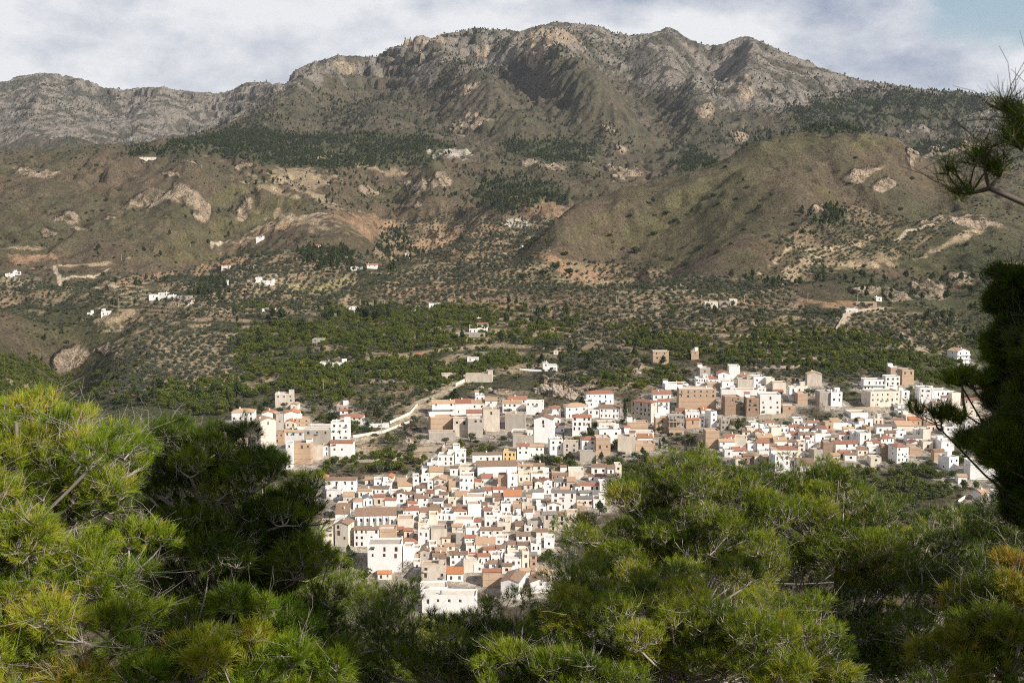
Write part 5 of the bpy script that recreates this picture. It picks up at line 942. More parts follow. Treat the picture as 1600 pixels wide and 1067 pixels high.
oli = cat(place(BELT, 500, 1300, 7.0, 0.6, 35, nz=lambda x_, y_, px_, py_: sstep(0.1, -0.25, fbm(x_/45, y_/40, 3, 251))*sstep(-0.3, 0, fbm(x_/90, y_/25, 3, 253))), place(Z_OLIVE, 600, 2500, 6.6, 0.9, 7, 0.2, nz=NOT_C), place([box(-60,380,1650,640), box(500,640,1650,760), box(960,740,1650,840)], 540, 1700, 7.0, 0.34, 9, 0.4, nz=lambda x_, y_, px_, py_: NOT_C(x_, y_, px_, py_)*sstep(-0.2, 0.3, fbm(x_/60, y_/60, 3, 211))*(1-0.8*sstep(1150, 1350, y_)*(px_ > 850))))
split('olive', oli, 300, 'olive_groves', 'grey-green olive groves and scattered olives on the dry slopes', 0.55, 1.45, 6)
pin_a = place(Z_PINE, 1100, 4300, 7.0, 0.9, 13, nz=lambda x_, y_, px_, py_: 0.25+0.75*sstep(-0.35, 0.1, fbm(x_/70, y_/90, 4, 219)))
pin_b = place(Z_PINE_THIN, 1100, 7000, 12.0, 0.7, 15, nz=lambda x_, y_, px_, py_: 0.12+0.88*sstep(0.0, 0.45, fbm(x_/160, y_/160, 4, 221)))
pin_d = place(BELT, 560, 1300, 13.0, 0.4, 37, nz=lambda x_, y_, px_, py_: sstep(0.0, 0.3, fbm(x_/60, y_/60, 3, 255)))
pin_c = place(None, 1200, 6500, 24.0, 0.35, 17, nz=lambda x_, y_, px_, py_: sstep(-0.1, 0.4, fbm(x_/120, y_/120, 4, 223))*(1-0.85*((px_ > 850) & (py_ > 200) & (y_ < 2000))))
split('pine', cat(pin_a, pin_b, pin_c, pin_d), 300, 'pine_woods', 'dark pine woods banding the foot and the ridges of the mountain', 0.6, 1.5, 8)
# dark bushes and low scrub: too many to count
sb1 = place(None, 560, 2600, 8.0, 0.5, 23, nz=lambda x_, y_, px_, py_: (0.08+0.92*sstep(0.0, 0.35, fbm(x_/70, y_/70, 4, 231)))*(1-0.93*((px_ > 860) & (py_ < 440) & (px_ < 1420)))*NOT_C(x_, y_, px_, py_)*(1-0.75*((px_ < 420) & (py_ < 430))))
sb2 = place(None, 2400, 6800, 11.0, 0.5, 25, nz=lambda x_, y_, px_, py_: 0.05+0.95*sstep(-0.02, 0.3, fbm(x_/110, y_/170, 5, 233)))
stuff_instances('dark_bushes', ['bush'], *[np.concatenate([a, b_]) for a, b_ in zip(sb1[:3], sb2[:3])], np.concatenate([np.random.default_rng(4).uniform(0.4, 1.6, len(sb1[0])), np.random.default_rng(5).uniform(0.8, 1.8, len(sb2[0]))]), 'small dark bushes dotted over the hills and mountain slopes')
print('bush', len(sb1[0]), len(sb2[0]))
PROTO['scrub'] = []
for s_ in range(4):
    V = crown_arrays(700+s_, 46, 0.75, 0.8, -0.15, 0.24, lobes=4, shape='dome'); PROTO['scrub'].append((np_mesh('scrub_crown', V, 4, [L_SHR]), None))
sc = cat(place(None, 900, 2700, 4.2, 0.6, 27, nz=lambda x_, y_, px_, py_: (0.35+0.65*sstep(-0.3, 0.2, fbm(x_/30, y_/30, 3, 241)))*(1-0.9*zmask(px_, py_, Z_CITRUS))), place([box(-60,470,1650,640), box(480,640,1650,760)], 620, 900, 4.0, 0.5, 28))
stuff_instances('low_scrub', ['scrub'], *sc[:3], np.random.default_rng(6).uniform(0.5, 1.35, len(sc[0])), 'low brownish scrub covering the dry hillsides')
print('scrub', len(sc[0]))
# trees one can tell apart
LONE = [(1133,262,1.3),(1168,294,1.2),(1115,307,1.5),(1122,320,1.4),(1150,312,1.2),(1186,325,1.3),(1042,334,1.5),(1055,346,1.5),(985,338,1.2),(953,369,1.3),(1022,367,1.4),(992,396,2.4),(1095,388,1.3),(1120,396,1.6),(1142,382,.9),(1048,407,1.5),(1070,415,1.5),(1162,360,1.3),
        (1337,248,1.2),(1327,288,1.2),(1255,364,1.6),(1270,366,1.7),(1386,394,1.2),(1350,418,1.2),(1408,329,1.3),(1425,280,1.5),(1553,392,1.7),(1510,383,1.2),(1440,401,1.1),(883,399,1.6),(868,418,1.9),(850,428,1.7),(818,434,1.6),(890,428,2.2),(1115,441,2.3),(1240,352,1.3),
        (49,248,2.6),(151,260,2.2),(60,270,1.6),(160,273,1.6),(16,284,1.5),(124,266,1.6),(186,299,1.8),(166,314,2.2),(150,315,1.8),(135,334,1.9),(145,331,2),(160,330,1.6),(138,346,1.6),(286,323,1.4),(302,380,1.5),(268,267,1.8),(272,253,1.8),(305,253,1.5),(352,294,1.5),(345,360,1.4),(30,415,1.3),(65,418,1.4)]
NB = ['topmost', 'small', 'round', 'isolated']
def at(px, py): X, D = hit(hfin, [px], [py]); return float(X[0]), float(D[0]), float(hfin(X, D)[0])
for i, (a, b_, s_) in enumerate(LONE):
    X, D, Z_ = at(a, b_); side = 'right' if a > 700 else 'left'
    where = f"{'upper' if b_ < 300 else 'middle' if b_ < 380 else 'lower'} part of the {'right brown hill' if side == 'right' else 'left dry hillside'}"
    tree_thing('bush', X, D, Z_, s_*(1.9 if a > 700 else 1.35), f"{'large' if s_ > 1.7 else 'small'} dark bush alone on the {where}")
SPEC = [('cypress',976,656,1.55,'tall dark conifer in front of the white house with the brown roof'),('cypress',880,690,.7,'slim cypress left of the white three-storey house'),('cypress',1031,704,.8,'slim cypress right of the orange-roofed white house'),('cypress',661,736,.6,'small cypress above the stepped white house'),
        ('bare',1276,650,1.9,'large leafless brown tree beside the big white block'),('bare',1252,652,1.3,'smaller leafless tree left of the large leafless one'),('bare',1345,592,1.5,'leafless tree behind the balconied white building'),('bare',700,640,.8,None),('bare',955,585,1.3,None),('bare',935,600,1.2,None),('bare',985,580,1.1,None),
        ('pine',1153,674,1.1,'dark round tree between the brown brick house and the village'),('citrus',1078,694,1.5,'leafy tree below the unfinished brick building'),('citrus',1095,702,1.4,None),('olive',736,690,1.5,'dark olive in front of the grey concrete block'),('olive',753,682,1.3,None),('citrus',735,712,1.4,None),('citrus',752,708,1.4,None),('citrus',765,706,1.2,None),
        ('olive',624,688,1.7,'big dark tree above the boulder by the road'),('olive',655,694,1.5,None),('olive',604,690,1.0,None),('olive',615,700,1.2,None),('citrus',838,722,1.2,None),('citrus',858,722,1.2,None),('citrus',875,722,1.0,None),('citrus',930,668,1.0,'small green tree right of the white three-storey house'),('olive',885,598,2.0,'round dark tree right of the small white chapel-like house'),
        ('citrus',790,580,1.3,None),('olive',770,588,1.5,None),('olive',557,668,1.2,'dark tree beside the four-storey cream house'),('olive',566,662,1.1,None),('olive',545,664,1.2,None),('pine',520,500,1.6,None),('pine',440,505,1.9,'big dark tree clump below the small white farmhouses'),('pine',425,500,1.7,None),('pine',575,500,1.8,None),('pine',590,502,1.8,None),('citrus',625,735,1.3,None),('citrus',610,735,1.3,None),
        ('pine',1300,345,1.5,None),('olive',1340,660,1.0,None),('olive',1395,655,1.2,None),('olive',1425,650,1.1,None),('pine',615,430,2.4,'large dark tree on the terraced slope'),('citrus',570,905,1.5,None),('citrus',545,888,1.6,None),('bare',635,895,1.2,'sparse tree in front of the tall cream block')]
for k_, a, b_, s_, lb in SPEC:
    X, D, Z_ = at(a, b_); tree_thing(k_, X, D, Z_, s_, lb, wide=1.15)
# ------------------------------------------------------------------ foreground pines
def needle_mat(name, cols, trans=0.2):
    m = bpy.data.materials.new(name); m.use_nodes = True; nt = m.node_tree; b = nt.nodes['Principled BSDF']; out = nt.nodes['Material Output']
    a = nd(nt, 'ShaderNodeAttribute', attribute_name='tint'); cr_ = nd(nt, 'ShaderNodeValToRGB'); nt.links.new(a.outputs['Fac'], cr_.inputs[0])
    cr_.color_ramp.elements[0].color = (*cols[0], 1); cr_.color_ramp.elements[1].color = (*cols[-1], 1)
    for k_, c_ in enumerate(cols[1:-1]): e_ = cr_.color_ramp.elements.new((k_+1)/(len(cols)-1)); e_.color = (*c_, 1)
    nt.links.new(cr_.outputs[0], b.inputs['Base Color']); b.inputs['Roughness'].default_value = 0.5; b.inputs['Specular IOR Level'].default_value = 0.12
    tr = nd(nt, 'ShaderNodeBsdfTranslucent'); nt.links.new(cr_.outputs[0], tr.inputs['Color'])
    mx_ = nd(nt, 'ShaderNodeMixShader'); mx_.inputs[0].default_value = trans; nt.links.new(b.outputs[0], mx_.inputs[1]); nt.links.new(tr.outputs[0], mx_.inputs[2]); nt.links.new(mx_.outputs[0], out.inputs[0])
    return m
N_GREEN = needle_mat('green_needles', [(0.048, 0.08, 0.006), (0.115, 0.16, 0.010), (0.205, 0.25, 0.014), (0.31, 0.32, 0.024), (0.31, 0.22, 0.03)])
N_YELL = needle_mat('yellow_green_needles', [(0.07, 0.12, 0.008), (0.14, 0.205, 0.012), (0.23, 0.28, 0.017), (0.36, 0.36, 0.03), (0.38, 0.24, 0.04)])
N_ORNG = needle_mat('orange_tipped_needles', [(0.06, 0.10, 0.009), (0.11, 0.155, 0.013), (0.19, 0.215, 0.018), (0.34, 0.27, 0.03), (0.38, 0.21, 0.04)])
M_TWIG = plain('grey_twig', (0.34, 0.285, 0.24)); M_SHADE_TWIG = plain('shaded_twig', (0.10, 0.075, 0.06)); M_PBARK = plain('pine_bark', (0.17, 0.13, 0.10))  # dark copy of the grey twig, for branches painted as shaded
def tubes(P, Q, rp, rq, sag=0.0, seg=3, n=4, rg=None):
    """curved tapering tubes from P to Q (arrays)"""
    k_ = len(P); T = np.linspace(0, 1, seg+1); L = np.linalg.norm(Q-P, axis=1)[:, None]
    mid_ = (P+Q)/2+rg.normal(0, 1, (k_, 3))*L*0.09+np.array([0, 0, -1.0])*L*sag
    C = [(1-t)**2*P+2*t*(1-t)*mid_+t*t*Q for t in T]; R = [rp+(rq-rp)*t for t in T]
    d = (Q-P)/(L+1e-9); up = np.where(np.abs(d[:, 2:3]) > 0.9, np.array([[1.0, 0, 0]]), np.array([[0, 0, 1.0]])); u = np.cross(d, up); u /= np.linalg.norm(u, axis=1)[:, None]+1e-9; w_ = np.cross(d, u)
    V = np.stack([np.stack([C[s_]+(u*math.cos(2*math.pi*i/n)+w_*math.sin(2*math.pi*i/n))*(R[s_][:, None] if np.ndim(R[s_]) else R[s_]) for i in range(n)], 1) for s_ in range(seg+1)], 1)   # k, seg+1, n, 3
    base = (np.arange(k_)*(seg+1)*n)[:, None, None]
    s_, i = np.meshgrid(np.arange(seg), np.arange(n), indexing='ij'); a = s_*n+i; b_ = s_*n+(i+1) % n
    Fq = np.stack([a, b_, b_+n, a+n], -1)[None]+base[..., None]
    return V.reshape(-1, 3), Fq.reshape(-1, 4)
def quad_mesh(name, parts_, mat):
    V = []; Fs = []; o_ = 0
    for v_, f_ in parts_: V.append(v_); Fs.append(f_+o_); o_ += len(v_)
    V = np.concatenate(V); Fs = np.concatenate(Fs); me_ = bpy.data.meshes.new(name)
    me_.vertices.add(len(V)); me_.vertices.foreach_set('co', V.astype(np.float32).ravel()); me_.loops.add(Fs.size); me_.loops.foreach_set('vertex_index', Fs.astype(np.int32).ravel())
    me_.polygons.add(len(Fs)); me_.polygons.foreach_set('loop_start', np.arange(0, Fs.size, 4, dtype=np.int32)); me_.polygons.foreach_set('use_smooth', np.ones(len(Fs), bool)); me_.materials.append(mat); me_.update(); return me_
def clus(P, k_, pull, toward, rg):
    s_ = P[rg.choice(len(P), k_, replace=False)]
    for it in range(2):
        own = np.empty(len(P), int)
        for a in range(0, len(P), 2000): own[a:a+2000] = np.argmin(((P[a:a+2000, None]-s_[None])**2).sum(-1), 1)
        cnt = np.bincount(own, minlength=k_)[:, None]; s_ = np.where(cnt > 0, np.stack([np.bincount(own, P[:, c_], k_) for c_ in range(3)], 1)/np.maximum(cnt, 1), s_)
    keep = np.unique(own); s_ = s_[keep]; own = np.searchsorted(keep, own)
    spread = np.sqrt(np.bincount(own, ((P-s_[own])**2).sum(1), len(s_))/np.maximum(np.bincount(own, minlength=len(s_)), 1))[:, None]
    d = toward-s_; L = np.linalg.norm(d, axis=1)[:, None]; s_ = s_+d/(L+1e-6)*np.minimum(spread*pull, L*0.6)
    return s_, own
def wpt(px, py, D): a, b_ = ray(px, py); return np.array([float(a)*D, D, CZ+float(b_)*D])
def pine(label, base, lobes, ntuft, seed, nmat, tmat=None, limb=1.0, nlen=0.078, nn=40, bare=0.10, shell=0.5, nw=0.0030, axis_top=None, tr=0.11, tint=(0.45, 0.2)):
    """base (x, y); lobes [(photo x, photo y, distance, photo radius x, radius y, depth m)]"""
    ntuft = int(ntuft*1.35); rg = np.random.default_rng(seed)
    g0 = float(hfin([base[0]], [base[1]])[0])
    C = np.array([wpt(l[0], l[1], l[2]) for l in lobes]); R = np.array([[l[3]*l[2]/F, l[5], l[4]*l[2]/F] for l in lobes]); vol = np.prod(R, 1)**(0.8)
    # each lobe is a set of separate foliage sprays with gaps between them
    SC_, SR_ = [], []
    for q_ in range(len(lobes)):
        ns = int(np.clip(9+5*np.prod(R[q_]/np.array([.9, 1, .9]))**0.5, 7, 30)); dd_ = rg.normal(0, 1, (ns, 3)); dd_ /= np.linalg.norm(dd_, axis=1)[:, None]
        SC_.append(C[q_]+dd_*R[q_]*(rg.uniform(0.25, 0.95, (ns, 1)))); sr = np.prod(R[q_])**(1/3)*rg.uniform(0.18, 0.38, (ns, 1)); SR_.append(np.concatenate([sr*1.15, sr*1.15, sr*0.75], 1))
    SC_ = np.concatenate(SC_); SR_ = np.concatenate(SR_); sv = np.prod(SR_, 1)**0.92
    k_ = rg.choice(len(SC_), ntuft, p=sv/sv.sum()); d = rg.normal(0, 1, (ntuft, 3)); d /= np.linalg.norm(d, axis=1)[:, None]; d[:, 2] = np.abs(d[:, 2])*np.where(rg.random(ntuft) < 0.8, 1, -0.6)
    T = SC_[k_]+d*SR_[k_]*rg.uniform(0.6, 1.1, (ntuft, 1)); outw = d
    cen = (C*vol[:, None]).sum(0)/vol.sum(); root = np.array([base[0], base[1], g0])
    atop = axis_top if axis_top is not None else np.array([cen[0]*0.8+root[0]*0.2, cen[1]*0.8+root[1]*0.2, C[:, 2].max()])
    toward = cen+(root-cen)*0.35
    s1, o1 = clus(T, max(3, ntuft//4), 0.9, toward, rg); s2, o2 = clus(s1, max(3, len(s1)//5), 0.8, toward, rg); s3, o3 = clus(s2, max(2, len(s2)//5), 0.6, toward, rg)
    # axis
    n_ax = 9; tt_ = np.linspace(0, 1, n_ax)[:, None]; ax = root*(1-tt_)+atop*tt_+rg.normal(0, 0.12, (n_ax, 3))*np.sin(tt_*math.pi)
    dd = ((s3[:, None]-ax[None])**2).sum(-1)+np.where(ax[None, :, 2] > s3[:, None, 2]-0.2, 4.0, 0); o4 = np.argmin(dd, 1)
    axr = tr*(1-0.85*tt_[:, 0])
    V1 = tubes(ax[:-1], ax[1:], axr[:-1], axr[1:], 0, 2, 8, rg); V2 = tubes(ax[o4], s3, np.minimum(axr[o4]*0.5, 0.034)*limb, 0.013*limb, 0.10, 5, 6, rg)
    V3 = tubes(s3[o3], s2, 0.0115, 0.006, 0.06, 4, 4, rg); V4 = tubes(s2[o2], s1, 0.0055, 0.0034, 0.05, 3, 3, rg); V5 = tubes(s1[o1], T, 0.0032, 0.0018, 0.03, 2, 3, rg)
    # bare dead twigs
    nb = int(ntuft*bare); j = rg.choice(len(s1), nb); dv = rg.normal(0, 1, (nb, 3))*0.10*(nlen/0.085)+(s1[j]-s2[o2][j])*0.3; dv[:, 2] = np.abs(dv[:, 2])*0.9; V6 = tubes(s1[j], s1[j]+dv, 0.0030, 0.0012, 0.02, 2, 3, rg)
    jb = rg.choice(len(V6[0])//9, nb); tips = s1[j]+dv; V7 = tubes(tips, tips+dv*0.5+rg.normal(0, 0.05, (nb, 3)), 0.0014, 0.0008, 0, 1, 3, rg); mid6 = s1[j]+dv*0.5; V8 = tubes(mid6, mid6+dv*0.5+rg.normal(0, 0.07, (nb, 3)), 0.0018, 0.0009, 0, 1, 3, rg)
    t0 = thing('pine_tree', tuple(root), 0, label, 'pine tree', 'foreground pine trees')
    off = root
    def sh_(vf): return (vf[0]-off, vf[1])
    link('trunk', quad_mesh('trunk', [sh_(V1)], M_PBARK), t0)
    link('branches', quad_mesh('branches', [sh_(v_) for v_ in (V2, V3, V4, V5, V6, V7, V8)], tmat or M_TWIG), t0)
    # needles: bottle-brush shoots
    ax_ = T-s1[o1]; ax_ /= np.linalg.norm(ax_, axis=1)[:, None]+1e-9; ax_ = ax_*0.35+outw*0.5+np.array([0, 0, 0.35])+rg.normal(0, 0.2, ax_.shape); ax_ /= np.linalg.norm(ax_, axis=1)[:, None]
    sl_ = rg.uniform(0.05, 0.12, ntuft)*(nlen/0.085)
    M_ = ntuft*nn; tid = np.repeat(np.arange(ntuft), nn); q = rg.random(M_)
    org = T[tid]+ax_[tid]*(sl_[tid]*(q-0.7))[:, None]
    rd = rg.normal(0, 1, (M_, 3)); rd -= (rd*ax_[tid]).sum(1)[:, None]*ax_[tid]; rd /= np.linalg.norm(rd, axis=1)[:, None]
    spr = rg.uniform(0.35, 1.0, M_)*(1.15-0.5*q); nd_ = ax_[tid]+rd*spr[:, None]; nd_ /= np.linalg.norm(nd_, axis=1)[:, None]; nd_[:, 2] -= 0.06
    ln = nlen*rg.uniform(0.7, 1.15, M_)
    sd_ = np.cross(nd_, rg.normal(0, 1, (M_, 3))); sd_ /= np.linalg.norm(sd_, axis=1)[:, None]; wv_ = nw*0.5
    tip = org+nd_*ln[:, None]
    Vn = np.stack([org-sd_*wv_, org+sd_*wv_, tip+sd_*wv_*0.4, tip-sd_*wv_*0.4], 1).reshape(-1, 3)-off
    mn = np_mesh('crown', Vn, 4, [nmat])
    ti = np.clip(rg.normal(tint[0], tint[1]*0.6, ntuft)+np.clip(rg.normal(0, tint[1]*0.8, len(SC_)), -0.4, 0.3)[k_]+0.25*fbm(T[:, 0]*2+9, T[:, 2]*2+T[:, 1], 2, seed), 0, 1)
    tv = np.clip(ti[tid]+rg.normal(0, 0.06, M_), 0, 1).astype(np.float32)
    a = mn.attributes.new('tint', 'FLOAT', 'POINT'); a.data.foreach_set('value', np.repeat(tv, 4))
    link('crown', mn, t0)
    return t0
def gb(px, D): return (float(ray(px, 700)[0])*D, D)
pine('bright yellow-green pine with grey twigs filling the left edge of the view', gb(-40, 10.5),
     [(60,700,10,120,95,1.0),(-30,690,10.5,90,100,1.0),(150,740,9.8,95,95,.9),(40,820,9.4,130,100,1.0),(170,860,9.3,90,100,.8),(60,980,8.8,150,110,.9),(185,720,10.6,60,60,.6),(200,1000,9,80,90,.7),(-60,900,9,100,200,1),(60,1090,8.6,160,60,.8),(-20,1000,8.8,90,90,.8),(10,900,9.3,70,50,.7),(70,640,10.2,80,40,.8)], 4600, 21, N_YELL, nn=40, bare=0.28, tint=(0.42, 0.24))
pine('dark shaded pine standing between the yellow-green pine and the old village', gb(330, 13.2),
     [(290,730,13,85,85,1.0),(375,760,13,95,90,1.1),(250,830,13,80,90,1),(440,810,13.2,85,70,1.0),(340,870,12.6,120,110,1.2),(480,800,13,45,35,.5),(440,920,12.6,100,90,1.1),(300,1000,12.2,140,110,1.2),(490,1010,12.6,90,100,1.0),(395,700,13.2,45,45,.6),(240,690,13.4,45,45,.6),(505,880,13,35,25,.4),(375,668,13.2,30,22,.4),(310,790,13.4,80,60,1),(420,790,13.4,70,55,1),(470,760,13.6,35,30,.6),(360,830,13.6,110,60,1),(280,690,13.4,50,30,.6)], 7600, 22, N_GREEN, nn=36, bare=0.10, tint=(0.10, 0.16))  # low needle tint puts this pine's shade into its colour
pine('short bright green pine spray at the lower left front of the dark pine', gb(380, 9.5),
     [(420,985,9.3,80,70,.6),(300,1030,9.1,90,60,.6),(380,1060,9,130,60,.7),(500,1060,9.4,60,60,.5)], 1100, 23, N_YELL, nn=40, bare=0.10, tint=(0.35, 0.2))
pine('dusky thin pine with many dry twigs below the old village', gb(700, 17.5),
     [(600,960,17.5,70,60,1.0),(575,1020,17,110,80,1.2),(690,1010,17,80,60,1.2),(760,970,17.4,55,45,.9),(810,990,17,60,55,1),(740,1050,16.6,120,70,1.2),(665,968,17.6,30,18,.5),(720,972,17.6,34,18,.5),(760,950,17.6,24,16,.4),(850,985,17.3,50,60,.8),(860,1050,16.8,80,70,1),(640,930,18,35,30,.5)], 3600, 24, N_GREEN, nn=30, bare=0.10, tint=(0.22, 0.2))  # tint lowered so the needles carry the shade of taller neighbours
pine('low green pine with bare forked twigs right of the dusky thin pine', gb(830, 14),
     [(800,1035,14,70,60,.8),(870,1050,13.6,80,60,.8),(930,1070,13.4,60,70,.8)], 1200, 25, N_GREEN, nn=34, bare=0.15, tint=(0.3, 0.2))
pine('broad bright green pine whose crown hides the middle of the village', gb(1100, 20),
     [(1075,745,20,85,55,1.3),(1000,790,20,85,65,1.3),(1130,800,19.6,100,70,1.4),(930,840,20,60,50,1),(1060,860,19,120,80,1.5),(960,890,19,85,60,1.2),(1180,770,20,60,45,1),(1040,715,20.3,45,30,.7),(1150,890,18.8,90,70,1.3)], 7600, 26, N_GREEN, nn=30, bare=0.10, tint=(0.42, 0.24))
pine('green pine with grey bare twigs in front of the lower right orchard', gb(1290, 21),
     [(1260,770,21,85,60,1.3),(1340,790,21,80,70,1.3),(1400,830,21,70,55,1.2),(1290,860,20,110,75,1.4),(1210,840,20.4,80,60,1.2),(1380,890,20,80,60,1.2),(1300,745,21.3,45,30,.7),(1240,735,21.4,35,25,.6),(1440,850,21,40,40,.8)], 6600, 27, N_GREEN, nn=30, bare=0.10, tint=(0.36, 0.22))
pine('near green pine with long grey twigs at the bottom middle of the view', gb(1020, 14.5),
     [(950,935,15,90,60,1.0),(1040,960,14.6,110,75,1.2),(1140,960,14.6,100,70,1.1),(920,1000,14.4,80,70,1),(1020,1045,14,130,80,1.2),(1170,1040,14,100,80,1.1),(1240,980,15,80,60,1),(1290,1050,14.6,80,70,1)], 5600, 28, N_GREEN, nn=34, bare=0.10, tint=(0.42, 0.24))
pine('orange-tipped pine in the lower right corner', gb(1590, 9.8),
     [(1540,960,9.8,75,80,.8),(1600,920,10,70,60,.7),(1500,1030,9.5,70,70,.7),(1590,1030,9.3,100,90,.8),(1640,980,9.8,60,100,.8),(1500,945,10,30,30,.4)], 2300, 29, N_ORNG, nn=38, bare=0.10, tint=(0.45, 0.2))
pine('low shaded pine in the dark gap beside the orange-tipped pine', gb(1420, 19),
     [(1430,950,18.6,90,90,1.1),(1400,1040,18,110,80,1.2),(1490,890,19,70,60,1.1),(1330,960,19,60,70,1),(1540,900,19.6,80,60,1.1)], 4200, 30, N_GREEN, nn=30, bare=0.10, tint=(0.02, 0.12))  # darkest needle tint paints in the deep shade of the gap
pine('small dark pine filling the gap under the tall dark pine', gb(1545, 22), [(1560,830,22,80,60,1.2),(1510,850,22,50,45,1.0),(1600,880,22,80,60,1.2)], 2200, 34, N_GREEN, nn=28, bare=0.05, tint=(0.05, 0.12), limb=0.6)  # near-darkest tint carries the gap's shade in its needles
# the tall pine on the right: darkest needle and twig colours paint in its shaded side, crown mostly above and beside the frame
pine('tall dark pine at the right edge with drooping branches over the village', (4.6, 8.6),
     [(1630,500,8.4,60,80,.7),(1650,640,8.2,95,110,.9),(1625,730,8.4,55,70,.7),(1590,610,8.6,35,40,.5),(1510,592,8.7,38,9,.2),(1480,650,8.6,55,8,.2),(1520,690,8.5,40,14,.3),(1610,560,8.3,50,60,.6),(1650,820,8.2,65,80,.8),(1600,790,8.5,30,35,.5),(1590,440,8.5,22,26,.35),(1430,640,8.7,22,6,.15)], 9500, 31, N_GREEN, nn=36, tint=(0.02, 0.10), axis_top=np.array([4.4, 8.4, CZ+0.6]), tr=0.16, tmat=M_SHADE_TWIG, limb=0.5)
pine('tall pine rising out of the frame behind the dark pine at the right edge', (5.6, 7.4), [(1900,60,8,230,180,1.3),(1850,-250,7.8,230,170,1.3),(2050,-150,7.4,250,200,1.4),(1900,-500,7.6,250,170,1.3),(1700,-420,8.2,130,100,1.0)], 5200, 33, N_GREEN, nlen=0.11, nn=28, nw=0.005, tint=(0.3, 0.2), axis_top=np.array([5.0, 7.6, CZ+4.0]), tr=0.14)
pine('blurred pine branch reaching in from the top right', (4.4, 5.6),
     [(1565,170,5.6,35,12,.15),(1590,215,5.5,40,25,.15),(1530,240,5.6,40,18,.15),(1480,265,5.7,35,12,.1),(1500,300,5.7,35,14,.1),(1560,265,5.6,40,18,.15),(1610,180,5.5,40,30,.15)], 240, 32, N_GREEN, M_SHADE_TWIG, nn=10, bare=0.12, tint=(0.02, 0.08), nlen=0.085, nw=0.0022, axis_top=np.array([4.3, 5.5, CZ+1.6]), tr=0.05)  # dark needles and twigs stand in for the branch being in shade
# filler pines further down the slope, seen through the gaps; low tints put shade into their needles
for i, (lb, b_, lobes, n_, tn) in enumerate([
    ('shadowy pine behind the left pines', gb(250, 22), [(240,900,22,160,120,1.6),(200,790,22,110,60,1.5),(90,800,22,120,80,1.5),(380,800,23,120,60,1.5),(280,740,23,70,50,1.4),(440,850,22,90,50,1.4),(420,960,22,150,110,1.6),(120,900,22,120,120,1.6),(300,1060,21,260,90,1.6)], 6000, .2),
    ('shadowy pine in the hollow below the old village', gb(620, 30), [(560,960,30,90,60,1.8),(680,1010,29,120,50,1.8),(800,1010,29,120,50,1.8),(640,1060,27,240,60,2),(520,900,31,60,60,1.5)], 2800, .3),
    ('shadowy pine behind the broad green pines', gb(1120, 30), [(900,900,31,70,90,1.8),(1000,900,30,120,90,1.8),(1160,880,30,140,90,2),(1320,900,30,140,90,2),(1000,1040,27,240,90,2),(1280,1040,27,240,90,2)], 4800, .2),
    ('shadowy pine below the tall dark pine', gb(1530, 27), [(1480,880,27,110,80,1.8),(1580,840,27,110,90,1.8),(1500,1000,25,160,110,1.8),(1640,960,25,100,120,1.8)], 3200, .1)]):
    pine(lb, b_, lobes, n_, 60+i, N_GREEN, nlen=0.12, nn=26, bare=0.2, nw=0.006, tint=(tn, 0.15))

# unseen pine added right of the frame to shade the dark pine and branch
pine('unseen tall pine added outside the right edge to shade its neighbour', (8.8, 4.6), [(4000,-200,5,900,300,1.5),(3600,-900,5,700,350,1.4),(4300,-900,5,800,400,1.5),(3500,-300,5.6,500,300,1.2),(3250,-350,5.9,350,300,1.0),(3300,-900,5.8,500,350,1.2),(3150,-1000,3.9,380,300,.8),(2700,-800,4.5,300,250,.8)], 7500, 71, N_GREEN, nlen=0.11, nn=26, nw=0.006, bare=0.1, tint=(0.3, 0.2))

pine('unseen tall pine added outside the right edge to shade the bottom middle pines', (8.6, 10.3), [(2450,-60,10,400,200,1.5),(2300,120,10.4,250,130,1.2),(2700,-150,9.8,350,220,1.4)], 3200, 72, N_GREEN, nlen=0.11, nn=26, nw=0.006, bare=0.1, tint=(0.3, 0.2))  # unseen pine, crown placed to shade the bottom middle pines
pine('unseen low pine added outside the right edge to shade the dark gap', (11.8, 13.6), [(2480,470,13.6,230,120,1.5),(2600,400,13.4,200,120,1.5),(2350,560,14,180,100,1.2)], 2600, 73, N_GREEN, nlen=0.11, nn=26, nw=0.006, bare=0.1, tint=(0.3, 0.2))  # unseen pine, crown kept low so that it shades only the gap
# ------------------------------------------------------------------ landmarks get their own details
def find(x0, yb): return min(HOUSES, key=lambda e: abs(e['x0']-x0)+abs(e['yb']-yb))
# the church: long nave, buttresses, pitched roof
X, D, Z_ = at(587, 826); s_ = D/F; w = 65*s_; h = CZ+float(ray(587, 805)[1])*D-Z_; d = 11.0
ch = thing('church', (X, D, Z_), rad(4), 'long white church with five buttresses and a brown tiled roof in the old village', 'church')
b = MB(); hw = w/2; hs = [(w*(.12+.155*i), w*(.12+.155*i)+.9, h*.55, h*.8) for i in range(5)]+[(w*.88, w*.88+.8, h*.4, h*.68)]
facade(b, (-hw, 0), (1, 0), w, h, hs, (0, -1)); facade(b, (hw, 0), (0, 1), d, h, [(d/2-.5, d/2+.5, h*.5, h*.75)], (1, 0)); facade(b, (-hw, 0), (0, 1), d, h, [], (-1, 0)); b.quad((-hw, d, -5), (hw, d, -5), (hw, d, h), (-hw, d, h))
rise = d/2*.42
for sx_ in (-hw, hw): b.quad((sx_, 0, h), (sx_, d, h), (sx_, d/2, h+rise))
b.obj('wall', [WM['w']], ch)
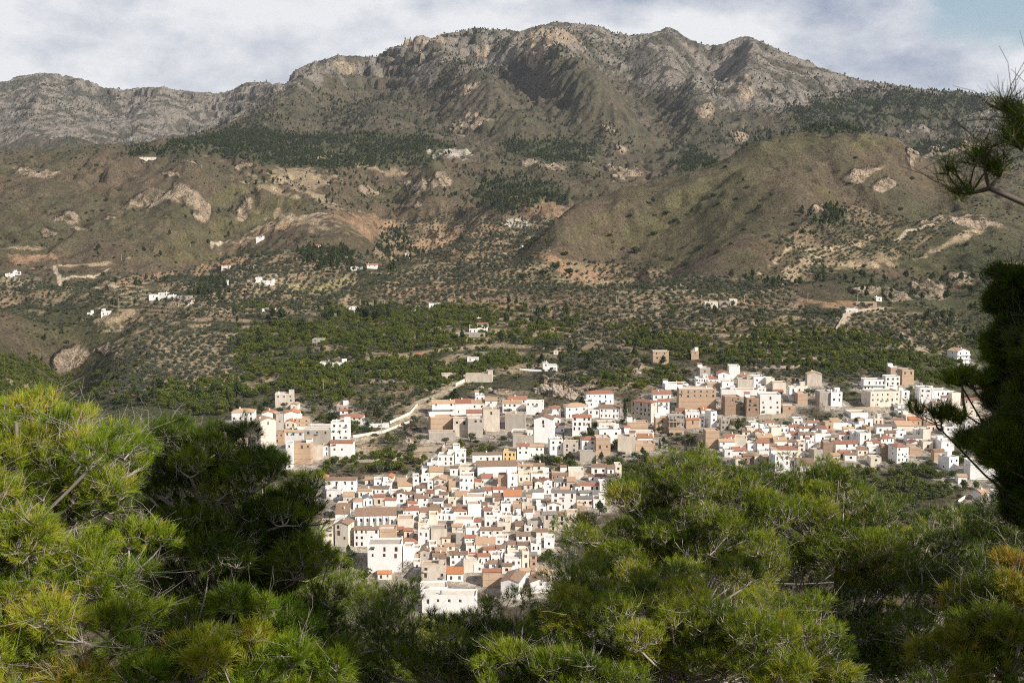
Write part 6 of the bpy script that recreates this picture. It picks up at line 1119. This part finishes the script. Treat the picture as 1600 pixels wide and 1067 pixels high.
r = MB(); e1 = h+.2-.12; r.slab([(-hw-.3, -.3, e1), (hw+.3, -.3, e1), (hw+.3, d/2, h+rise+.2), (-hw-.3, d/2, h+rise+.2)], .2); r.slab([(-hw-.3, d/2, h+rise+.197), (hw+.3, d/2, h+rise+.197), (hw+.3, d+.3, e1), (-hw-.3, d+.3, e1)], .2); r.obj('roof', [TM['b']], ch)
for i in range(6):
    q = MB(); xb = -hw+w*(.06+.155*i); q.box(xb, -1.6, -5, xb+.7, -.003, h*.72); q.slab([(xb, -1.6, h*.72), (xb+.7, -1.6, h*.72), (xb+.7, -.003, h*.95), (xb, -.003, h*.95)], .35); q.obj('buttress', [WM['w']], ch)
for a, c_, z1_, z2_ in hs: link('window', WMESH[1], ch, (-hw+a, .16, z1_), scale=(c_-a, 1, z2_-z1_))
# unfinished concrete frame beside the brick houses
X, D, Z_ = at(1057, 679); s_ = D/F; w = 24*s_; d = 7.5; h = CZ+float(ray(1057, 650)[1])*D-Z_
fr_ = thing('unfinished_building', (X, D, Z_), rad(4), 'unfinished concrete frame with open floors and brick infill beside the big brick block', 'building')
hw = w/2; q = MB(); q.box(-hw, 0, -5, hw, d, h*.34); q.obj('brick_base', [WM['k']], fr_)
for k_ in range(3):
    q = MB(); zz = h*(.34+.33*k_); q.box(-hw-.3, -.3, zz+.002, hw+.3, d+.3, zz+.25); q.obj('floor_slab', [M_CONC], fr_)
for i in range(5):
    for j in (0, 1):
        q = MB(); xx = -hw+.2+(w-.75)*i/4; yy = .1 if j == 0 else d-.5; q.box(xx, yy, h*.34+.255, xx+.35, yy+.35, h); q.obj('column', [M_CONC], fr_)
q = MB(); q.box(-hw+.6, d*.55, h*.34+.255, hw-.6, d*.6, h*.67-.002); q.obj('infill_wall', [WM['k']], fr_)
# walls standing on their own
def wall_line(pts, hgt, thick, mat, label, nm='boundary_wall', cat_='wall', step=3.0):
    a, b_ = hit(hfin, [p[0] for p in pts], [p[1] for p in pts]); xs_, ys_ = [], []
    for k_ in range(len(a)-1):
        n = max(1, int(math.hypot(a[k_+1]-a[k_], b_[k_+1]-b_[k_])/step))
        for i in range(n): t = i/n; xs_.append(a[k_]*(1-t)+a[k_+1]*t); ys_.append(b_[k_]*(1-t)+b_[k_+1]*t)
    xs_.append(a[-1]); ys_.append(b_[-1]); xs_, ys_ = np.array(xs_), np.array(ys_); z_ = hfin(xs_, ys_); q = MB()
    z_ = np.convolve(np.pad(z_, 2, mode='edge'), np.ones(5)/5, 'valid')
    ox, oy, oz = float(xs_[0]), float(ys_[0]), float(z_[0])
    for k_ in range(len(xs_)-1):
        dx, dy = xs_[k_+1]-xs_[k_], ys_[k_+1]-ys_[k_]; L = math.hypot(dx, dy); nx_, ny_ = -dy/L*thick/2, dx/L*thick/2
        P = [(xs_[k_]-ox+nx_, ys_[k_]-oy+ny_), (xs_[k_+1]-ox+nx_, ys_[k_+1]-oy+ny_), (xs_[k_+1]-ox-nx_, ys_[k_+1]-oy-ny_), (xs_[k_]-ox-nx_, ys_[k_]-oy-ny_)]; zz = [z_[k_]-oz, z_[k_+1]-oz, z_[k_+1]-oz, z_[k_]-oz]
        hh = hgt+HR.uniform(-.08, .08)*hgt; top = [(p[0], p[1], z0_+hh) for p, z0_ in zip(P, zz)]; q.slab(top, hgt+2.0)
    o = link(nm, q.mesh(nm, [mat]), None, (ox, oy, oz)); tag(o, label, cat_, 'free-standing walls'); return o
M_RUB = brickm('dry_stone', (0.30, 0.24, 0.17), (0.46, 0.37, 0.27))
wall_line([(569, 668), (608, 668)], 2.6, .3, WM['w'], 'low white wall beside the dirt road left of the brick row')
wall_line([(609, 662), (640, 648), (652, 634)], 1.6, .3, WM['c'], 'cream wall climbing along the dirt road')
wall_line([(712, 604), (727, 596), (742, 588)], 2.2, .3, WM['c'], 'pale wall where the dirt road reaches the long low building')
wall_line([(552, 684), (600, 676), (640, 660)], 1.4, .4, WM['c'], 'pale retaining wall under the dirt road')
wall_line([(645, 706), (690, 704), (725, 700)], 2.6, .6, M_RUB, 'rough stone terrace wall under the brick row')
wall_line([(520, 722), (580, 722), (648, 716)], 1.5, .6, M_RUB, 'long stone terrace wall above the old village')
wall_line([(862, 742), (890, 739), (925, 737)], 2.4, .6, M_RUB, 'ruined stone wall at the upper edge of the old village')
wall_line([(1320, 642), (1345, 641), (1375, 640)], 2.0, .4, M_RUB, 'stone wall in front of the cream hotel-like block')
wall_line([(1185, 654), (1205, 654), (1228, 652)], 2.6, .6, M_RUB, 'stone retaining wall under the big white block')
wall_line([(1480, 802), (1500, 796), (1515, 790)], 1.6, .4, WM['c'], 'pale wall of the lane at the lower right orchard')
wall_line([(1497, 786), (1505, 780), (1512, 775)], 1.4, .4, WM['c'], 'upper pale wall of the lane at the lower right orchard')
wall_line([(1180, 576), (1215, 576), (1250, 574)], 1.8, .6, M_RUB, 'dry stone terrace wall behind the white upper village')
wall_line([(1140, 585), (1170, 586), (1200, 584)], 1.6, .6, M_RUB, 'lower dry stone terrace wall behind the white upper village')
wall_line([(812, 578), (848, 580)], 1.2, .3, WM['w'], 'low white wall left of the small white chapel-like house')
wall_line([(1306, 515), (1318, 496), (1326, 488)], 1.5, .5, M_CONC, 'steep grey ramp wall below the ruined hilltop building')
wall_line([(1316, 497), (1340, 490), (1382, 486)], 3.4, .8, M_RUB, 'tall stone terrace wall under the ruined hilltop building')
wall_line([(960, 488), (1010, 492)], 1.4, .6, M_RUB, 'stone terrace wall on the sandy slope below the brown hill')
# poles
M_POLE = plain('pale_pole', (0.42, 0.37, 0.30))
def pole(px, py, hpx, label):
    X, D, Z_ = at(px, py); h = hpx*D/F; t = thing('utility_pole', (X, D, Z_), 0, label, 'utility pole', 'utility poles on the hillside')
    q = MB(); q.cyl(0, 0, -.8, h, .20, .13, n=6); q.obj('pole', [M_POLE], t); q = MB(); q.box(-.9, -.06, h-1.0, .9, .06, h-.85); q.obj('crossarm', [M_POLE], t)
for a, b_, hp, lb in [(190,750/4+220,10,'pole on the bare left hillside'),(186,484,18,'pole left of the small white hut'),(505,610,17,'pole in the groves below the low white farmhouse'),(279,481,9,'pole below the white farm cluster'),(563,478,10,'leftmost of the four poles above the green groves'),(583,479,10,'second of the four poles above the green groves'),(597,481,12,'third of the four poles above the green groves'),(601,480,10,'fourth of the four poles above the green groves'),
        (700,480,14,'pole right of the white house above the groves'),(763,480,14,'pole above the groves by the sandy olive slope'),(825,482,18,'pole left of the sandy path'),(963,480,19,'pole above the tan bank'),(1096,478,17,'pole left of the cream shed'),(1163,475,14,'pole right of the grey shed'),(1262,473,16,'pole on the red bank'),(1340,472,13,'pole beside the ruined hilltop building'),
        (749,254,14,'far pole below the pale olive plot'),(298,387,7,'small far pole on the left hillside'),(478,426,12,'pole by the yellow terraces'),(1367,660,30,'dark wooden pole among the right village roofs'),(596,678,24,'pole in front of the low white wall'),(789,886,60,'tall street pole in the narrow dark alley of the old village')]:
    pole(a, b_, hp, lb)
# flag on its mast
X, D, Z_ = at(1480, 603); fl = thing('flagpole', (X, D, Z_), 0, 'mast flying a red and yellow striped flag on the terrace at the right', 'flagpole'); hh = 27*D/F
q = MB(); q.cyl(0, 0, -1, hh, .09, .06, n=8); q.obj('mast', [M_METAL], fl)
fm_ = plain('flag_red', (0.62, 0.03, 0.02)); fy_ = plain('flag_yellow', (0.85, 0.42, 0.02)); q = MB()
for k_ in range(12):
    for z0_, z1_, m_ in ((0, .25, 0), (.25, .75, 1), (.75, 1, 0)):
        P = lambda i, z_: (.08+i/12*4.0, .35*math.sin(i*.75)*i/12, hh*.62+z_*2.6-.5*(i/12)**2); q.quad(P(k_, z0_), P(k_+1, z0_), P(k_+1, z1_), P(k_, z1_), m=m_)
q.obj('flag', [fm_, fy_], fl)
# boulders and crag
def boulder(px, py, wpx, hpx, label, seed):
    X, D, Z_ = at(px, py); s_ = D/F; rg = np.random.default_rng(seed); n, m = 28, 18; V = []
    th = np.linspace(0, 2*math.pi, n, endpoint=False); ph = np.linspace(0.02, math.pi-.02, m); TH, PH = np.meshgrid(th, ph, indexing='ij')
    P = np.stack([np.cos(TH)*np.sin(PH), np.sin(TH)*np.sin(PH), np.cos(PH)], -1); r_ = 0.72+0.5*(ridged(P[..., 0]*1.6+seed, P[..., 2]*1.6+P[..., 1], 4, seed)-.4)+.12*fbm(P[..., 0]*5, P[..., 2]*5+P[..., 1]*3, 3, seed)
    P = P*r_[..., None]*np.array([wpx*s_/2, wpx*s_*.35, hpx*s_/1.4])*1.25; q = MB(); q.v = [tuple(p) for p in P.reshape(-1, 3)]
    for i in range(n):
        for j in range(m-1): q.f.append((i*m+j, i*m+j+1, ((i+1) % n)*m+j+1, ((i+1) % n)*m+j)); q.m.append(0)
    o = link('boulder', q.mesh('boulder', [M_ROCKY]), None, (X, D, Z_)); tag(o, label, 'rock', 'boulders')
M_ROCKY = brickm('weathered_rock', (0.20, 0.16, 0.125), (0.42, 0.34, 0.26))
for a in [(637, 693, 20, 14, 'round grey boulder below the dirt road', 1), (994, 584, 14, 13, 'pale pointed rock in the groves', 2), (870, 618, 30, 26, 'big dark crag left of the villa', 3), (892, 624, 26, 22, 'tan crag close to the villa', 4), (848, 612, 30, 18, 'tan crag under the small white house', 5), (750, 606, 14, 7, 'small pale rock by the road', 6), (765, 610, 10, 6, 'smaller pale rock right of the road', 7)]: boulder(*a)
# the dish-shaped fountain-like awnings and street clutter are too small to tell; a few cars
def car(px, py, col, label, rz):
    X, D, Z_ = at(px, py); t = thing('parked_car', (X, D, Z_+.05), rad(rz), label, 'car', 'parked cars'); m_ = plain('car_paint', col, .3)
    q = MB(); q.box(-2.1, -.85, .3, 2.1, .85, .85); q.slab([(-1.5, -.75, 1.45), (.9, -.75, 1.45), (.9, .75, 1.45), (-1.5, .75, 1.45)], .08); q.obj('body', [m_], t)
    q = MB(); q.quad((-1.9, -.8, .853), (1.6, -.8, .853), (.9, -.72, 1.37), (-1.5, -.72, 1.37)); q.quad((-1.9, .8, .853), (1.6, .8, .853), (.9, .72, 1.37), (-1.5, .72, 1.37)); q.quad((1.6, -.8, .853), (1.6, .8, .853), (.9, .72, 1.37), (.9, -.72, 1.37)); q.quad((-1.9, -.8, .853), (-1.9, .8, .853), (-1.5, .72, 1.37), (-1.5, -.72, 1.37)); q.obj('windows', [M_GLASS], t)
    for sx_ in (-1.3, 1.3):
        for sy_ in (-.88, .72):
            q = MB(); k_ = len(q.v)
            for yy in (sy_, sy_+.16):
                for i in range(10): a = 2*math.pi*i/10; q.v.append((sx_+.32*math.cos(a), yy, .32+.32*math.sin(a)))
            for i in range(10): q.f.append((i, (i+1) % 10, 10+(i+1) % 10, 10+i)); q.m.append(0)
            q.f += [tuple(range(10)), tuple(range(19, 9, -1))]; q.m += [0, 0]; q.obj('wheel', [M_GLASS], t)
car(672, 650, (.35, .02, .03), 'red car parked at the left end of the brick row', 15); car(586, 681, (.03, .03, .035), 'black car on the dirt road below the white wall', 20); car(1427, 626, (.3, .02, .02), 'red car behind the white-grey blocks', 0)
car(1450, 622, (.1, .1, .11), 'dark car parked left of the white-grey block', 0)
# ------------------------------------------------------------------ names and labels of the houses
LM = [(590,808,'church'),(777,736,'long barn with the brown roof'),(1090,625,'big brick block'),(420,680,'cream tower building'),(937,622,'white villa with the red hipped roof'),(909,665,'white three-storey house'),(801,781,'bright orange roof'),(880,782,'long white three-storey house'),(1383,623,'long cream block'),(1203,633,'big white block'),
      (601,872,'tall off-white block'),(690,640,'white row along the dirt road'),(849,672,'tall blank white gabled house'),(795,713,'yellow house'),(942,698,'bare brick house with small windows'),(1057,665,'unfinished concrete frame'),(1322,700,'long white house with the red roof'),(1222,727,'white house nearest the right orchard'),(1383,602,'balconied white building'),(1147,582,'tall white block at the top'),(1505,558,'white gabled house on the hill'),(1470,620,'white-grey blocks'),
      (530,675,'four-storey cream house'),(677,900,'beige block in front'),(798,920,'big brown-roofed shed'),(845,917,'two-tier roofed shed'),(696,724,'stepped white house'),(965,746,'narrow tower house at the right edge'),(572,840,'white four-window house under the church'),(758,853,'wide tan roof'),(1409,712,'orange-roofed corner house'),(1230,706,'orange hipped roof'),(804,660,'ribbed grey concrete block'),(860,815,'old beige block'),(1001,640,'beige hotel-like block'),(748,520,'low white farmhouse with the terrace'),(520,570,'long white farmhouse'),(265,465,'white farm cluster'),(1350,478,'ruined hilltop building'),(415,440,'yellow terraces'),(230,248,'far ridge'),(1110,478,'tan bank')]
WN = {'w': 'white', 'c': 'cream', 'p': 'beige', 'g': 'grey', 'y': 'yellow', 'k': 'bare brick', 'b': 'brown brick'}
RN = {'o': 'orange', 'r': 'red', 'b': 'brown', 't': 'tan', 'd': 'dark grey'}; SH = {'g': 'tiled roof', 'x': 'gable', 'h': 'hipped roof', 's': 'sloping roof'}
def kind_name(e):
    area = e['wm']*e['hm']
    if e.get('far'): return ('farmhouse', 'farmhouse', 'farmhouses scattered on the slopes')
    if e['w'] in 'kb': return ('brick_building', 'building', 'bare brick buildings of the village')
    if area > 90: return ('large_building', 'building', 'larger blocks of the village')  # chosen by front area alone, barn and villa included
    if e['roof'] == 'f': return ('flat_roofed_house', 'house', 'flat-roofed houses of the village')
    return ('tiled_roof_house', 'house', 'tiled-roof houses of the village')
CUST = {(409,706): 'cream tower-like building with one shaded side left of the flat white houses', (746,745): 'long white barn with a brown tiled roof at the top of the old village', (1060,642): 'biggest bare brick block with rows of small windows below the upper village', (916,631): 'white villa with a red hipped roof and chimney below the crag',
        (894,680): 'white three-storey house with four-window rows and a low red roof', (787,787): 'white house under the brightest orange roof in the old village', (861,796): 'long white house with three rows of dark windows at the right of the old village', (1358,636): 'long cream block with three rows of small windows on the stone wall',
        (1187,648): 'big white block with rows of small windows on a stone base', (574,894): 'tall off-white block at the lower left of the old village', (834,692): 'tall blank white house with its gable to the front', (786,720): 'yellow house with dark windows at the end of the white row', (931,711): 'bare brick house between two white houses above the terraces',
        (1494,568): 'white gabled house with balconies alone on the right hillside', (754,916): 'orange brick house with a red roof at the bottom of the alley', (782,936): 'big shed with a brown gabled roof at the bottom of the old village', (829,926): 'small shed with two stepped brown roofs at the bottom right of the old village', (430,636): 'beige flat-roofed block standing above the cream tower building', (789,671): 'ribbed grey concrete block under the white terrace houses'}
def where(e):
    cx, cy = (e['x0']+e['x1'])/2, (e['ye']+e['yb'])/2
    c_ = sorted((math.hypot((cx-a)*.8, (cy-b_)*1.3), a, b_, t) for a, b_, t in LM if math.hypot(cx-a, cy-b_) > 8)
    _, a, b_, t = c_[0]; dx, dy = cx-a, cy-b_; near = 'just ' if math.hypot(dx, dy) < 26 else ''
    if abs(dx) > 2.2*abs(dy): w_ = 'right of' if dx > 0 else 'left of'
    elif abs(dy) > 2.2*abs(dx): w_ = 'below' if dy > 0 else 'above'
    else: w_ = ('below' if dy > 0 else 'above')+' and '+('right' if dx > 0 else 'left')+' of'
    return f"{near}{w_} the {t}"
groups = {}
def short(t_):
    for a, b_ in (('windowless flat block', 'blank block'), (' with the brown roof', ''), ('house with ', ''), ('leftmost: ', 'leftmost '), ('rightmost: ', 'rightmost '), (' one of two: ', ' one: '), (' at the right edge', ''), (' with the red roof', ''), (' with small windows', ''), (' under the church', ''), (' with the terrace', ''), (' nearest the right orchard', ' by the right orchard')):
        if len(t_.split()) <= 16: break
        t_ = t_.replace(a, b_)
    return t_
for e in HOUSES:
    k_, cat_, grp = kind_name(e); e['obj'].name = k_; e['obj']['category'] = cat_; e['obj']['group'] = grp
    wpx = e['x1']-e['x0']; sz = 'tiny' if wpx < 12.5 else 'small' if wpx < 19 else '' if wpx < 32 else 'wide'
    rf = 'flat-roofed house' if e['roof'] == 'f' else f"house with {RN[e['rc']]} {SH[e['roof']]}"
    if e['roof'] == 'f' and e.get('blank'): rf = 'windowless flat block'
    lb = CUST.get((int(e['x0']), int(e['yb']))) or f"{sz} {WN[e['w']]} {rf} {where(e)}".strip()
    e['lb'] = lb; groups.setdefault(lb, []).append(e)
ORD = ['leftmost', 'second', 'third', 'fourth', 'fifth', 'sixth', 'seventh', 'eighth']
for lb, es in groups.items():
    if len(es) == 1: es[0]['obj']['label'] = short(lb); continue
    es.sort(key=lambda e: e['x0']); n = len(es)
    for i, e in enumerate(es):
        if n == 2: p = 'left one of two: ' if i == 0 else 'right one of two: '
        else: p = 'leftmost: ' if i == 0 else 'rightmost: ' if i == n-1 else f'{ORD[i]} from left: '
        e['obj']['label'] = short(p+lb)
# drop listed houses that the custom buildings replace

# ------------------------------------------------------------------ thin mountain air
import os

hb = MB(); hb.box(-13000, -60, float(np.min(hfin_min))-1.0, 13000, 9000, 1650); hz_ = hb.obj('haze', []); tag(hz_, None, None, None, 'stuff')
hm = bpy.data.materials.new('thin_haze'); hm.use_nodes = True; nt = hm.node_tree; nt.nodes.remove(nt.nodes['Principled BSDF'])
pv = nt.nodes.new('ShaderNodeVolumePrincipled'); pv.inputs['Density'].default_value = HAZE; pv.inputs['Color'].default_value = (0.88, 0.92, 1.0, 1); pv.inputs['Anisotropy'].default_value = 0.2
nt.links.new(pv.outputs[0], nt.nodes['Material Output'].inputs['Volume']); hz_.data.materials.append(hm)
SC.cycles.volume_bounces = 0
